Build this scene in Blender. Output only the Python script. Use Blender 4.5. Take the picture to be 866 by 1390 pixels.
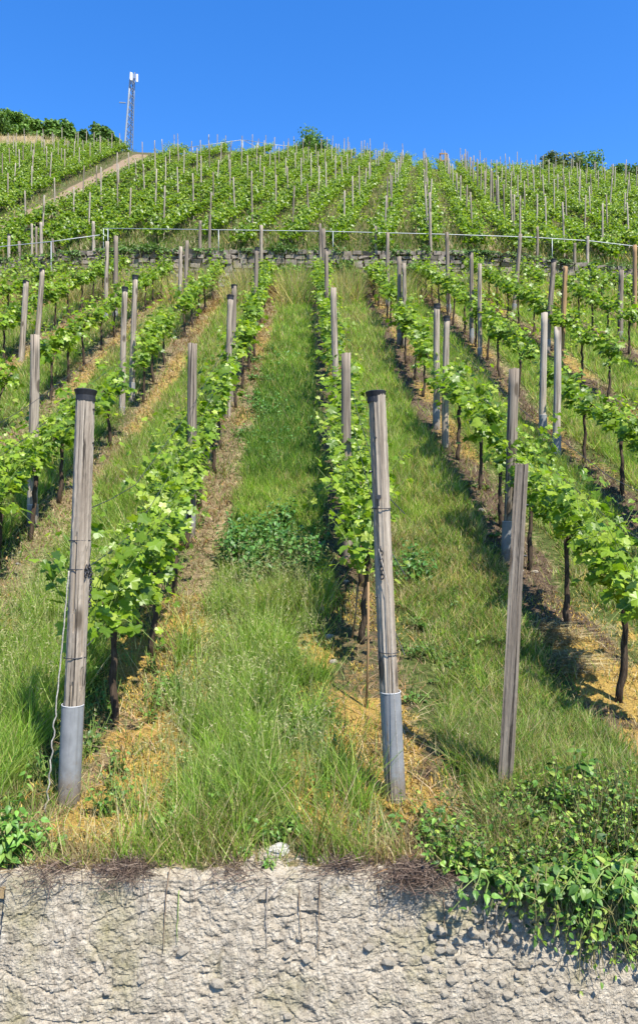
import bpy, math, random
import numpy as np
from mathutils import Vector, Matrix, Quaternion, noise as mnoise

for o in list(bpy.data.objects): bpy.data.objects.remove(o)
S = bpy.context.scene
COL = S.collection
R = math.radians

# ------------------------------------------------------------------ camera, sky, sun, exposure
EYE = 2.02
YAW = 0.016
F = 1000.0 / 1390.0
cam = bpy.data.cameras.new('camera'); camo = bpy.data.objects.new('camera', cam); COL.objects.link(camo)
cam.sensor_fit = 'VERTICAL'; cam.sensor_height = 36; cam.lens = 36 * F
cam.clip_start = 0.05; cam.clip_end = 2000
camo.location = (0, 0, EYE); camo.rotation_euler = (R(90), 0, -YAW)
S.camera = camo

SUN_EL, SUN_AZ = 57.0, 145.0
W = bpy.data.worlds.new('World'); S.world = W; W.use_nodes = True
nt = W.node_tree; nt.nodes.clear()
wo = nt.nodes.new('ShaderNodeOutputWorld'); bg = nt.nodes.new('ShaderNodeBackground'); sk = nt.nodes.new('ShaderNodeTexSky')
sk.sky_type = 'NISHITA'; sk.sun_disc = False
sk.sun_elevation = R(SUN_EL); sk.sun_rotation = R(SUN_AZ)
sk.altitude = 200; sk.air_density = 1.0; sk.dust_density = 0.15; sk.ozone_density = 4.0
bg.inputs['Strength'].default_value = 0.138
hs = nt.nodes.new('ShaderNodeHueSaturation'); hs.inputs['Saturation'].default_value = 1.31; hs.inputs['Hue'].default_value = 0.509
nt.links.new(sk.outputs[0], hs.inputs['Color']); nt.links.new(hs.outputs[0], bg.inputs[0]); nt.links.new(bg.outputs[0], wo.inputs[0])
sd = Vector((math.sin(R(SUN_AZ)) * math.cos(R(SUN_EL)), math.cos(R(SUN_AZ)) * math.cos(R(SUN_EL)), math.sin(R(SUN_EL))))
sl = bpy.data.lights.new('sun', 'SUN'); slo = bpy.data.objects.new('sun', sl); COL.objects.link(slo)
sl.energy = 5.0; sl.angle = R(0.53); sl.color = (1.0, 0.94, 0.84)
slo.rotation_euler = sd.to_track_quat('Z', 'Y').to_euler(); slo.location = (10, -10, 30)
S.view_settings.view_transform = 'Standard'; S.view_settings.look = 'None'
S.view_settings.exposure = 1.12; S.view_settings.gamma = 1.0
S.cycles.max_bounces = 6; S.cycles.transparent_max_bounces = 4
SUN = np.array(sd)

rng = np.random.default_rng(7)
rnd = random.Random(11)

# ------------------------------------------------------------------ helpers
def vnoise(x, y, s, seed=0):
    x = np.asarray(x, float) / s; y = np.asarray(y, float) / s
    xi = np.floor(x).astype(np.int64); yi = np.floor(y).astype(np.int64)
    fx = x - xi; fy = y - yi
    fx = fx * fx * (3 - 2 * fx); fy = fy * fy * (3 - 2 * fy)
    def h(a, b):
        n = (a * 374761393 + b * 668265263 + seed * 974711 + 12345) & 0xFFFFFFFF
        n = ((n ^ (n >> 13)) * 1274126177) & 0xFFFFFFFF
        return ((n ^ (n >> 16)) & 0xFFFF) / 65535.0
    return (h(xi, yi) * (1 - fx) + h(xi + 1, yi) * fx) * (1 - fy) + (h(xi, yi + 1) * (1 - fx) + h(xi + 1, yi + 1) * fx) * fy
def fbm(x, y, s, seed=0):
    return 0.55 * vnoise(x, y, s, seed) + 0.3 * vnoise(x, y, s * 0.47, seed + 1) + 0.15 * vnoise(x, y, s * 0.21, seed + 2)
def sstep(a, b, v):
    t = np.clip((np.asarray(v, float) - a) / (b - a), 0, 1); return t * t * (3 - 2 * t)

def tag(o, label=None, cat=None, group=None, kind=None):
    if label: o['label'] = label
    if cat: o['category'] = cat
    if group: o['group'] = group
    if kind: o['kind'] = kind
    return o
def link(name, mesh, parent=None, loc=None):
    o = bpy.data.objects.new(name, mesh); COL.objects.link(o)
    if parent is not None: o.parent = parent
    if loc is not None: o.location = loc
    return o
def empty(name, loc):
    o = bpy.data.objects.new(name, None); COL.objects.link(o); o.location = loc; o.empty_display_size = 0.1
    return o

def np_mesh(name, V, Fc, mats, tint=None, smooth=False, midx=None, attrs=None):
    """V (n,3); Fc (m,k) one polygon size."""
    V = np.ascontiguousarray(V, np.float32).reshape(-1, 3); Fc = np.ascontiguousarray(Fc, np.int32)
    me = bpy.data.meshes.new(name); m, k = Fc.shape
    me.vertices.add(len(V)); me.vertices.foreach_set('co', V.ravel())
    me.loops.add(m * k); me.loops.foreach_set('vertex_index', Fc.ravel())
    me.polygons.add(m); me.polygons.foreach_set('loop_start', np.arange(0, m * k, k, dtype=np.int32))
    me.polygons.foreach_set('use_smooth', np.full(m, smooth))
    for mt in (mats if isinstance(mats, (list, tuple)) else [mats]): me.materials.append(mt)
    if midx is not None: me.polygons.foreach_set('material_index', np.ascontiguousarray(midx, np.int32))
    if tint is not None:
        a = me.attributes.new('tint', 'FLOAT_COLOR', 'POINT')
        c = np.ones((len(V), 4), np.float32); c[:, :3] = tint; a.data.foreach_set('color', c.ravel())
    for nme, val in (attrs or {}).items():
        a = me.attributes.new(nme, 'FLOAT', 'POINT'); a.data.foreach_set('value', np.ascontiguousarray(val, np.float32))
    me.update(calc_edges=True); me.validate()
    return me
def inst(T, Fc, M, O, C):
    """copies of a template: returns V, F, tint"""
    n, k = len(O), len(T)
    V = np.einsum('nij,kj->nki', M, T) + O[:, None, :]
    Fa = (Fc[None] + (np.arange(n) * k)[:, None, None]).reshape(-1, Fc.shape[1])
    Ct = np.repeat(C, k, axis=0)
    return V.reshape(-1, 3), Fa, Ct
def joinVF(parts):
    Vs, Fs, Cs, Ms, off = [], [], [], [], 0
    for (V, Fa, C, mi) in parts:
        Vs.append(V); Fs.append(Fa + off); Cs.append(C); Ms.append(np.full(len(Fa), mi)); off += len(V)
    return np.concatenate(Vs), np.concatenate(Fs), np.concatenate(Cs), np.concatenate(Ms)
def tri(Fq):
    """quads to tris"""
    Fq = np.asarray(Fq); return np.concatenate([Fq[:, [0, 1, 2]], Fq[:, [0, 2, 3]]])
def tube(pts, rad, n=6, cap=True):
    """tube along points, returns V, F(tris)"""
    P = np.array(pts, float); m = len(P)
    rad = np.full(m, rad) if np.isscalar(rad) else np.array(rad, float)
    T = np.gradient(P, axis=0); T /= np.linalg.norm(T, axis=1)[:, None] + 1e-9
    ref = np.array([0, 0, 1.0]) if abs(T[0, 2]) < 0.9 else np.array([1.0, 0, 0])
    V = []
    for i in range(m):
        a = np.cross(T[i], ref); a /= np.linalg.norm(a) + 1e-9; b = np.cross(T[i], a)
        ang = np.arange(n) * 2 * np.pi / n
        V.append(P[i] + rad[i] * (np.cos(ang)[:, None] * a + np.sin(ang)[:, None] * b))
    V = np.concatenate(V)
    Fq = [[i * n + j, (i + 1) * n + j, (i + 1) * n + (j + 1) % n, i * n + (j + 1) % n] for i in range(m - 1) for j in range(n)]
    Ft = tri(Fq)
    if cap:
        V = np.concatenate([V, P[:1], P[-1:]]); c0, c1 = m * n, m * n + 1
        Ft = np.concatenate([Ft, [[c0, j, (j + 1) % n] for j in range(n)], [[c1, (m - 1) * n + (j + 1) % n, (m - 1) * n + j] for j in range(n)]])
    return V, Ft
def box(c, s, rot=None):
    c = np.array(c, float); s = np.array(s, float) / 2
    V = np.array([[x, y, z] for x in (-1, 1) for y in (-1, 1) for z in (-1, 1)]) * s
    if rot is not None: V = V @ np.array(rot).T
    return V + c, tri([[0, 1, 3, 2], [4, 6, 7, 5], [0, 4, 5, 1], [2, 3, 7, 6], [0, 2, 6, 4], [1, 5, 7, 3]])
def vf(parts):
    V, Fa, off = [], [], 0
    for v, f in parts: V.append(v); Fa.append(np.asarray(f) + off); off += len(v)
    return np.concatenate(V), np.concatenate(Fa)
def unit(v): return v / (np.linalg.norm(v, axis=-1, keepdims=True) + 1e-9)

def pick(P, n): return P[rng.integers(0, len(P), n)] * rng.uniform(0.75, 1.2, (n, 1))
ORD = ['zeroth', 'first', 'second', 'third', 'fourth', 'fifth', 'sixth', 'seventh', 'eighth', 'ninth', 'tenth', 'eleventh', 'twelfth', 'thirteenth',
       'fourteenth', 'fifteenth', 'sixteenth', 'seventeenth', 'eighteenth', 'nineteenth', 'twentieth']
TENS = {2: 'twenty', 3: 'thirty', 4: 'forty', 5: 'fifty'}
def ordw(n):
    if n <= 20: return ORD[n]
    if n % 10 == 0: return {3: 'thirtieth', 4: 'fortieth', 5: 'fiftieth'}[n // 10]
    return TENS[n // 10] + '-' + ORD[n % 10]

# ------------------------------------------------------------------ materials
class N:
    def __init__(s, name):
        s.m = bpy.data.materials.new(name); s.m.use_nodes = True; s.t = s.m.node_tree; s.t.nodes.clear()
        s.out = s.t.nodes.new('ShaderNodeOutputMaterial')
    def n(s, typ, **kw):
        nd = s.t.nodes.new('ShaderNode' + typ)
        for k, v in kw.items():
            if hasattr(nd, k) and k not in ('Scale',): setattr(nd, k, v)
        return nd
    def l(s, a, b): s.t.links.new(a, b)
    def attr(s, nm, col=False):
        a = s.n('Attribute'); a.attribute_name = nm; return a.outputs['Color' if col else 'Fac']
    def obj(s): return s.n('TexCoord').outputs['Object']
    def noise(s, vec, scale, detail=4, rough=0.6):
        a = s.n('TexNoise'); a.inputs['Scale'].default_value = scale; a.inputs['Detail'].default_value = detail; a.inputs['Roughness'].default_value = rough
        if vec is not None: s.l(vec, a.inputs['Vector'])
        return a.outputs['Fac']
    def mapping(s, vec, scale):
        a = s.n('Mapping'); a.inputs['Scale'].default_value = scale; s.l(vec, a.inputs['Vector']); return a.outputs[0]
    def ramp(s, fac, stops):
        a = s.n('ValToRGB'); e = a.color_ramp.elements
        while len(e) < len(stops): e.new(0.5)
        for el, (p, c) in zip(e, stops): el.position = p; el.color = (*c, 1) if len(c) == 3 else c
        s.l(fac, a.inputs[0]); return a.outputs[0]
    def mr(s, fac, a, b, c=0.0, d=1.0):
        m = s.n('MapRange'); s.l(fac, m.inputs[0])
        for i, v in enumerate((a, b, c, d)): m.inputs[1 + i].default_value = v
        return m.outputs[0]
    def mix(s, fac, a, b, mode='MIX'):
        m = s.n('Mix'); m.data_type = 'RGBA'; m.blend_type = mode
        if isinstance(fac, (int, float)): m.inputs[0].default_value = fac
        else: s.l(fac, m.inputs[0])
        for i, v in ((6, a), (7, b)):
            if isinstance(v, tuple): m.inputs[i].default_value = (*v, 1)
            else: s.l(v, m.inputs[i])
        return m.outputs[2]
    def math(s, op, a, b):
        m = s.n('Math'); m.operation = op
        for i, v in enumerate((a, b)):
            if isinstance(v, (int, float)): m.inputs[i].default_value = v
            else: s.l(v, m.inputs[i])
        return m.outputs[0]
    def bump(s, h, strength, dist):
        b = s.n('Bump'); b.inputs['Strength'].default_value = strength; b.inputs['Distance'].default_value = dist; s.l(h, b.inputs['Height']); return b.outputs[0]
    def pbr(s, col, rough=0.8, spec=0.3, nrm=None, metal=0.0):
        p = s.n('BsdfPrincipled')
        if isinstance(col, tuple): p.inputs['Base Color'].default_value = (*col, 1)
        else: s.l(col, p.inputs['Base Color'])
        p.inputs['Roughness'].default_value = rough; p.inputs['Specular IOR Level'].default_value = spec; p.inputs['Metallic'].default_value = metal
        if nrm is not None: s.l(nrm, p.inputs['Normal'])
        return p.outputs[0]
    def done(s, sh): s.l(sh, s.out.inputs['Surface']); return s.m

def leaf_mat(name, trans=0.35, rough=0.45, spec=0.35, boost=(1.3, 1.35, 0.6)):
    g = N(name); c = g.attr('tint', True)
    p = g.pbr(c, rough, spec)
    t = g.n('BsdfTranslucent'); g.l(g.mix(1.0, c, boost, 'MULTIPLY'), t.inputs[0])
    m = g.n('MixShader'); m.inputs[0].default_value = trans; g.l(p, m.inputs[1]); g.l(t.outputs[0], m.inputs[2])
    return g.done(m.outputs[0])
M_LEAF = leaf_mat('vine_leaf', 0.45, 0.4, 0.4)
M_GRASS = leaf_mat('grass_blade', 0.5, 0.5, 0.3, (1.35, 1.3, 0.8))
M_WEED = leaf_mat('weed_leaf', 0.28, 0.45, 0.35)
M_TREE = leaf_mat('tree_leaf', 0.25, 0.55, 0.25)
M_STRAW = leaf_mat('dry_straw', 0.1, 0.7, 0.15, (1, 1, 1))

def wood_mat(name, light, mid, dark):
    g = N(name); o = g.obj(); oi = g.n('ObjectInfo')
    v = g.n('VectorMath'); v.operation = 'ADD'; g.l(o, v.inputs[0])
    cs = g.n('CombineXYZ'); g.l(g.math('MULTIPLY', oi.outputs['Random'], 37.0), cs.inputs[2]); g.l(cs.outputs[0], v.inputs[1])
    o = v.outputs[0]
    gr = g.noise(g.mapping(o, (46, 46, 1.6)), 1.0, 6, 0.65)
    big = g.noise(g.mapping(o, (6, 6, 1.1)), 1.0, 3, 0.6)
    crack = g.noise(g.mapping(o, (70, 70, 1.0)), 1.0, 3, 0.5)
    c = g.ramp(gr, [(0.28, dark), (0.5, mid), (0.72, light)])
    c = g.mix(g.mr(big, 0.42, 0.7, 0.0, 0.35), c, (0.20, 0.16, 0.12))
    c = g.mix(g.mr(crack, 0.37, 0.43, 0.9, 0.0), c, (0.03, 0.025, 0.02))
    kn = g.n('TexVoronoi'); kn.inputs['Scale'].default_value = 1.0; g.l(g.mapping(o, (7, 7, 2.6)), kn.inputs['Vector'])
    c = g.mix(g.mr(kn.outputs['Distance'], 0.17, 0.25, 0.85, 0.0), c, (0.06, 0.045, 0.03))
    h = g.math('ADD', g.math('MULTIPLY', gr, 0.6), g.mr(crack, 0.3, 0.38, 0.0, 0.6))
    return g.done(g.pbr(c, 0.85, 0.15, g.bump(h, 0.7, 0.006)))
M_WOOD = wood_mat('weathered_wood', (0.46, 0.40, 0.315), (0.275, 0.230, 0.175), (0.085, 0.064, 0.046))
M_WOODD = wood_mat('dark_weathered_wood', (0.29, 0.25, 0.195), (0.185, 0.152, 0.115), (0.07, 0.054, 0.04))
M_WOODB = wood_mat('brown_wood', (0.36, 0.23, 0.11), (0.27, 0.165, 0.075), (0.12, 0.07, 0.035))
M_WOODL = wood_mat('pale_wood', (0.46, 0.41, 0.335), (0.33, 0.285, 0.225), (0.15, 0.12, 0.09))

def simple(name, col, rough, spec=0.3, metal=0.0, nz=0.0, nscale=20.0):
    g = N(name); c = col
    if nz: c = g.mix(g.mr(g.noise(g.obj(), nscale, 5), 0.3, 0.7), tuple(x * (1 - nz) for x in col), tuple(min(1, x * (1 + nz)) for x in col))
    return g.done(g.pbr(c, rough, spec, None, metal))
def sleeve_mat():
    g = N('grey_plastic_pipe'); o = g.obj(); n = g.noise(o, 9, 5); sp = g.n('SeparateXYZ'); g.l(o, sp.inputs[0])
    c = g.mix(g.mr(n, .3, .7), (0.15, 0.155, 0.158), (0.235, 0.24, 0.24))
    c = g.mix(g.mr(g.noise(g.mapping(o, (40, 40, 2)), 1.0, 4), .55, .7, 0, .5), c, (0.11, 0.11, 0.105))
    m = g.math('ADD', sp.outputs[2], g.math('MULTIPLY', g.noise(o, 28, 5), -.35))
    c = g.mix(g.mr(m, 0.0, 0.14, .75, 0.0), c, (0.14, 0.105, 0.07))
    return g.done(g.pbr(c, 0.62, 0.2))
M_SLEEVE = sleeve_mat()
M_LIP = simple('pale_pipe_lip', (0.36, 0.365, 0.36), 0.6, 0.3, 0, 0.2)
M_CAP = simple('black_rubber_cap', (0.018, 0.018, 0.020), 0.55, 0.4, 0, 0.3, 60)
M_WIRE = simple('dark_wire', (0.05, 0.05, 0.055), 0.5, 0.5, 0.6)
M_GALV = simple('galvanised_steel', (0.33, 0.355, 0.365), 0.5, 0.4, 0.3, 0.12, 8)
M_ROPE = simple('pale_rope', (0.30, 0.275, 0.235), 0.9, 0.1, 0, 0.4, 90)
M_WHITE = simple('white_paint', (0.8, 0.8, 0.8), 0.5, 0.4, 0, 0.05)
M_STEEL = simple('grey_mast_steel', (0.13, 0.15, 0.17), 0.5, 0.4, 0.3)
M_MAST = simple('pale_mast_pipe', (0.24, 0.265, 0.29), 0.5, 0.3)
def bark_mat():
    g = N('vine_bark'); o = g.obj()
    n = g.noise(g.mapping(o, (60, 60, 9)), 1.0, 5, 0.7)
    c = g.ramp(n, [(0.3, (0.022, 0.015, 0.010)), (0.55, (0.065, 0.046, 0.032)), (0.75, (0.15, 0.115, 0.08))])
    return g.done(g.pbr(c, 0.9, 0.1, g.bump(n, 0.8, 0.008)))
M_BARK = bark_mat()
M_SHOOT = simple('green_shoot', (0.16, 0.22, 0.05), 0.6, 0.3)
M_DRYTWIG = simple('dry_twig', (0.16, 0.115, 0.075), 0.9, 0.1, 0, 0.5, 30)

M_CANE = simple('bramble_cane', (0.17, 0.155, 0.06), 0.7, 0.2, 0, 0.4, 20)
def stone_mat(name, a, b, c_, scale, dk=0.5):
    g = N(name); o = g.obj(); oi = g.n('ObjectInfo')
    n = g.noise(o, scale, 6, 0.65); n2 = g.noise(o, scale * 6, 3, 0.6)
    c = g.ramp(n, [(0.3, a), (0.5, b), (0.7, c_)])
    c = g.mix(g.mr(oi.outputs['Random'], 0, 1, 0.0, dk), c, tuple(x * 0.6 for x in b))
    return g.done(g.pbr(c, 0.92, 0.12, g.bump(g.math('ADD', n, g.math('MULTIPLY', n2, 0.4)), 0.7, 0.02)))
M_STONE = stone_mat('field_stone', (0.15, 0.135, 0.115), (0.26, 0.24, 0.21), (0.40, 0.37, 0.33), 9)
M_PEBBLE = stone_mat('pale_pebble', (0.26, 0.225, 0.17), (0.38, 0.335, 0.26), (0.50, 0.455, 0.375), 14, 0.2)
M_WSTONE = stone_mat('white_stone', (0.42, 0.39, 0.34), (0.58, 0.55, 0.49), (0.70, 0.67, 0.61), 14, 0.0)
M_TSTONE = stone_mat('terrace_stone', (0.085, 0.07, 0.055), (0.17, 0.145, 0.115), (0.27, 0.24, 0.20), 4)

def ground_mat():
    g = N('hillside_ground'); o = g.obj()
    soil, moss, dry, path = (g.attr(k) for k in ('soil', 'moss', 'dry', 'path'))
    n1 = g.noise(o, 2.2, 6, 0.65); n2 = g.noise(o, 14, 6, 0.7); n3 = g.noise(o, 60, 4, 0.7)
    green = g.ramp(n2, [(0.3, (0.035, 0.05, 0.014)), (0.55, (0.075, 0.10, 0.026)), (0.75, (0.15, 0.16, 0.055))])
    straw = g.ramp(n2, [(0.28, (0.10, 0.075, 0.042)), (0.5, (0.25, 0.19, 0.105)), (0.75, (0.42, 0.34, 0.20))])
    earth = g.ramp(n3, [(0.25, (0.035, 0.024, 0.017)), (0.5, (0.08, 0.055, 0.037)), (0.75, (0.20, 0.15, 0.105))])
    mosc = g.ramp(n3, [(0.25, (0.12, 0.085, 0.03)), (0.5, (0.32, 0.21, 0.055)), (0.75, (0.44, 0.31, 0.10))])
    def f(a, k=0.5): return g.mr(g.math('ADD', a, g.math('MULTIPLY', g.math('SUBTRACT', n2, 0.5), k * 2.2)), 0.35, 0.65)
    c = g.mix(f(dry), green, straw)
    c = g.mix(f(soil), c, earth)
    c = g.mix(f(moss), c, mosc)
    pc = g.ramp(n2, [(0.3, (0.14, 0.10, 0.065)), (0.7, (0.28, 0.205, 0.135))])
    c = g.mix(f(path, 0.2), c, pc)
    h = g.math('ADD', n2, g.math('MULTIPLY', n3, 0.5))
    return g.done(g.pbr(c, 0.95, 0.08, g.bump(h, 0.8, 0.05)))
M_GROUND = ground_mat()
def wall_mat():
    g = N('rough_lime_concrete'); o = g.obj()
    n1 = g.noise(o, 3.0, 5, 0.6); n2 = g.noise(o, 30, 6, 0.7); n3 = g.noise(o, 130, 3, 0.6)
    c = g.ramp(n2, [(0.28, (0.13, 0.108, 0.08)), (0.48, (0.34, 0.295, 0.225)), (0.72, (0.48, 0.43, 0.345))])
    c = g.mix(g.mr(n1, 0.52, 0.68, 0.0, 0.55), c, (0.19, 0.175, 0.06))
    c = g.mix(g.mr(g.noise(g.mapping(o, (7, 7, 2.5)), 1.0, 4), 0.56, 0.68, 0.0, 0.5), c, (0.13, 0.115, 0.09))
    c = g.mix(g.mr(g.noise(g.mapping(o, (9, 9, 1.2)), 1.0, 5, .65), 0.54, 0.7, 0.0, 0.55), c, (0.115, 0.10, 0.08))
    c = g.mix(g.mr(n3, 0.35, 0.6, 0.35, 0.0), c, (0.10, 0.085, 0.065))
    c = g.mix(g.mr(g.noise(g.mapping(o, (1.6, 1.6, 1.0)), 1.0, 6, .7), 0.5, 0.66, 0.0, 0.4), c, (0.20, 0.18, 0.14))
    h = g.math('ADD', n2, g.math('MULTIPLY', n3, 0.6))
    return g.done(g.pbr(c, 0.95, 0.1, g.bump(h, 0.9, 0.014)))
M_WALL = wall_mat()
def road_mat():
    g = N('asphalt'); o = g.obj(); n = g.noise(o, 90, 4, 0.7); n2 = g.noise(o, 1.5, 4)
    c = g.ramp(n, [(0.3, (0.022, 0.022, 0.023)), (0.6, (0.042, 0.041, 0.04)), (0.8, (0.075, 0.072, 0.068))])
    c = g.mix(g.mr(n2, 0.40, 0.62, 0, 0.55), c, (0.075, 0.068, 0.056))
    vo = g.n('TexVoronoi'); vo.feature = 'DISTANCE_TO_EDGE'; vo.inputs['Scale'].default_value = 0.9
    wv = g.n('VectorMath'); wv.operation = 'ADD'; g.l(o, wv.inputs[0]); nn = g.n('TexNoise'); nn.inputs['Scale'].default_value = 4.0; g.l(o, nn.inputs['Vector']); g.l(nn.outputs['Color'], wv.inputs[1]); g.l(wv.outputs[0], vo.inputs['Vector'])
    c = g.mix(g.mr(vo.outputs['Distance'], 0.003, 0.009, 0.6, 0.0), c, (0.012, 0.012, 0.012))
    c = g.mix(g.mr(g.noise(o, 11, 5, .7), 0.55, 0.75, 0, 0.5), c, (0.10, 0.088, 0.068))
    return g.done(g.pbr(c, 0.9, 0.2, g.bump(n, 0.6, 0.006)))
M_ROAD = road_mat()

# ------------------------------------------------------------------ terrain
PD = np.array([3.2, 3.45, 4.0, 5.2, 6.3, 8.4, 9.04, 12.8, 18.8, 26.5, 29.0, 29.9])
PZ = np.array([0.33, 0.360, 0.46, 0.63, 1.0, 1.77, 2.06, 3.59, 6.52, 9.95, 11.0, 11.4])
_h = np.diff(PD); _dl = np.diff(PZ) / _h
_m = np.zeros(len(PD)); _m[0] = _dl[0]; _m[-1] = _dl[-1]
for i in range(1, len(PD) - 1):
    w1, w2 = 2 * _h[i] + _h[i - 1], _h[i] + 2 * _h[i - 1]
    _m[i] = (w1 + w2) / (w1 / _dl[i - 1] + w2 / _dl[i])
def prof(d):
    d = np.asarray(d, float); i = np.clip(np.searchsorted(PD, d) - 1, 0, len(PD) - 2)
    h = _h[i]; t = np.clip((d - PD[i]) / h, -1, 2); t2, t3 = t * t, t * t * t
    return PZ[i] * (2 * t3 - 3 * t2 + 1) + h * _m[i] * (t3 - 2 * t2 + t) + PZ[i + 1] * (-2 * t3 + 3 * t2) + h * _m[i + 1] * (t3 - t2)
TERR = 29.0
def yterr(x): return TERR + 0 * np.asarray(x, float)
def cross(x, y):
    x = np.asarray(x, float); y = np.asarray(y, float)
    return -0.62 * sstep(6.5, 14, np.abs(x + 0.5)) * sstep(14, 29, y)
def G(x, y):
    x = np.asarray(x, float); y = np.asarray(y, float)
    low = prof(np.minimum(y, 29.0)) + cross(x, y)
    u = x / np.maximum(y, 1)
    dc = 77 + 28 * sstep(-0.27, -0.37, u)
    z0 = 12.32 + cross(x, 29.0)
    s = np.interp(u, [-.5, -.36, -.25, 0, .2, .4, .6], [.574, .577, .585, .566, .550, .532, .52])
    yy = np.minimum(y, dc)
    up = z0 + s * (yy - 29.3) + 0.10 * np.clip(y - dc, 0, 80) - 0.25 * np.clip(y - dc - 80, 0, 400)
    up = up + 0.25 * (fbm(x, y, 9, 5) - 0.5) * sstep(31, 38, y)
    t = sstep(29.06, 29.3, y)
    z = low * (1 - t) + up * t
    return z + 0.07 * (fbm(x, y, 0.8, 3) - 0.5) * sstep(3.6, 4.4, y) * (1 - sstep(28, 29, y))
def g1(x, y): return float(G(np.array([x]), np.array([y]))[0])
def ray(px, py):
    u = (px - 433) / 1000.0; w = (695 - py) / 1000.0
    return np.array([u * math.cos(YAW) + math.sin(YAW), math.cos(YAW) - u * math.sin(YAW), w])
def at(px, py, ymin=3.3, ymax=150):
    """ground point seen at photograph pixel (px, py)"""
    d = ray(px, py); t = np.arange(ymin, ymax, 0.02)
    P = t[:, None] * d[None] / d[1]; P[:, 2] += EYE
    hit = np.nonzero(P[:, 2] <= G(P[:, 0], P[:, 1]))[0]
    i = hit[0] if len(hit) else len(t) - 1
    return P[i].copy()
def atd(px, py, y):
    d = ray(px, py); p = d * (y / d[1]); p[2] += EYE; return p

X1, SP = -1.292, 1.772
def rowx(k): return X1 + (k - 1) * SP
def rowdist(x):
    t = (np.asarray(x) - X1) / SP; return np.abs(t - np.round(t)) * SP
def rowoff(x):
    t = (np.asarray(x) - X1) / SP; return (t - np.round(t)) * SP
UP0 = [-13.6 + 1.9 * i for i in range(21)]
def updir(x0): return np.interp(x0, [-30, -15.5, -9, 40], [-0.06, -0.035, 0.155, 0.155])
def pathx(y): return -15.1 - 0.035 * (np.asarray(y) - 35)

def moff(x): return np.where(np.abs(np.asarray(x) - 0.4) < .8, -0.14, 0.16)
def ground():
    xs = np.concatenate([-np.geomspace(160, 18, 16), np.arange(-17.5, -3.5, 0.14), np.arange(-3.5, 4.0, 0.05), np.arange(4.0, 17.6, 0.14), np.geomspace(18, 160, 16)])
    ys = np.concatenate([[3.37, 3.39, 3.42], np.arange(3.46, 9, 0.05), np.arange(9, 28.9, 0.13), [28.95, 29.06, 29.12, 29.2, 29.3], np.arange(29.6, 112, 0.7), np.arange(113, 320, 8)])
    X, Y = np.meshgrid(xs, ys); x, y = X.ravel(), Y.ravel(); z = G(x, y) - 0.09 * (1 - sstep(3.37, 3.46, y)) + 0.02 * (fbm(x, y, .12, 14) - .5) * (1 - sstep(3.5, 3.8, y))
    nx, ny = len(xs), len(ys)
    idx = np.arange(nx * ny).reshape(ny, nx)
    Q = np.stack([idx[:-1, :-1], idx[:-1, 1:], idx[1:, 1:], idx[1:, :-1]], -1).reshape(-1, 4)
    low = 1 - sstep(28.9, 29.1, y)
    ro = rowoff(x) + 0.10 * (x > -.4) * sstep(6, 7.5, y); rd = np.abs(ro)
    nz = fbm(x, y, 0.7, 21)
    band = 1 - sstep(0.18, 0.42, rd + 0.35 * (nz - 0.5))
    band2 = 1 - sstep(0.1, 0.55, np.abs(ro - 0.12) + 0.4 * (nz - 0.5))
    near = 1 - sstep(5.9, 7.2, y)
    mossn = sstep(0.40, 0.56, fbm(x, y, 0.5, 31))
    soil = np.clip(1.25 * band * (0.35 + 0.5 * sstep(2.5, 0.0, np.abs(x - 2.2)) + 0.4 * sstep(6, 12, x * 0 + y) * sstep(0, 2, x)), 0, 1) * low
    moss = np.clip((1 - sstep(0.2, 0.62, np.abs(rowoff(x) - moff(x)))) * near * (0.35 + 0.65 * mossn) * sstep(3.4, 3.8, y), 0, 1) * low
    orange = (1 - sstep(0.1, 0.42, np.abs(ro - 0.22))) * sstep(8.5, 11, y) * low * sstep(0.35, 0.6, fbm(x, y, 1.6, 41))
    dry = np.clip(band2 * np.where(x > -.4, .45, .6) + 0.45 * (fbm(x, y, 1.9, 51) - 0.35) + 0.2 * sstep(10, 20, y) + 0.5 * (1 - sstep(3.5, 3.8, y)), 0, 1) * low
    u = x / np.maximum(y, 1)
    dry = np.maximum(dry, (1 - low) * sstep(83, 86, y) * sstep(-0.3, -0.36, u))
    dry = np.maximum(dry, 0.35 * (1 - low))
    moss = np.maximum(moss, orange * 0.55)
    path = (1 - sstep(0.45, 0.9, np.abs(x - pathx(y)) + 0.3 * (nz - 0.5))) * (1 - low) * (1 - sstep(72, 76, y))
    edgex = 8.9 + 0.135 * (y - 33) - 0.75
    path = np.maximum(path, 0.8 * (1 - sstep(0.2, 0.6, np.abs(x - edgex))) * (1 - low))
    soil = np.maximum(soil, 0.5 * (1 - low) * (1 - sstep(80, 83, y)))
    me = np_mesh('hillside', np.stack([x, y, z], -1), Q, M_GROUND, smooth=True, attrs={'soil': soil, 'moss': moss, 'dry': dry, 'path': path})
    tag(link('hillside', me), 'steep vineyard hillside of soil, moss and grass', kind='structure')
ground()

def road():
    xs = np.concatenate([-np.geomspace(160, 5, 12), np.geomspace(5, 160, 12)]); ys = np.concatenate([[-160, -60, -20, -8, -3, -1, 0], np.arange(0.5, 3.45, 0.25)])
    X, Y = np.meshgrid(xs, ys); x, y = X.ravel(), Y.ravel()
    z = -0.36 + 0 * x
    idx = np.arange(len(x)).reshape(len(ys), len(xs))
    Q = np.stack([idx[:-1, :-1], idx[:-1, 1:], idx[1:, 1:], idx[1:, :-1]], -1).reshape(-1, 4)
    tag(link('road', np_mesh('road', np.stack([x, y, z], -1), Q, M_ROAD)), 'dark asphalt lane in front of the low wall', kind='structure')
road()

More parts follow.
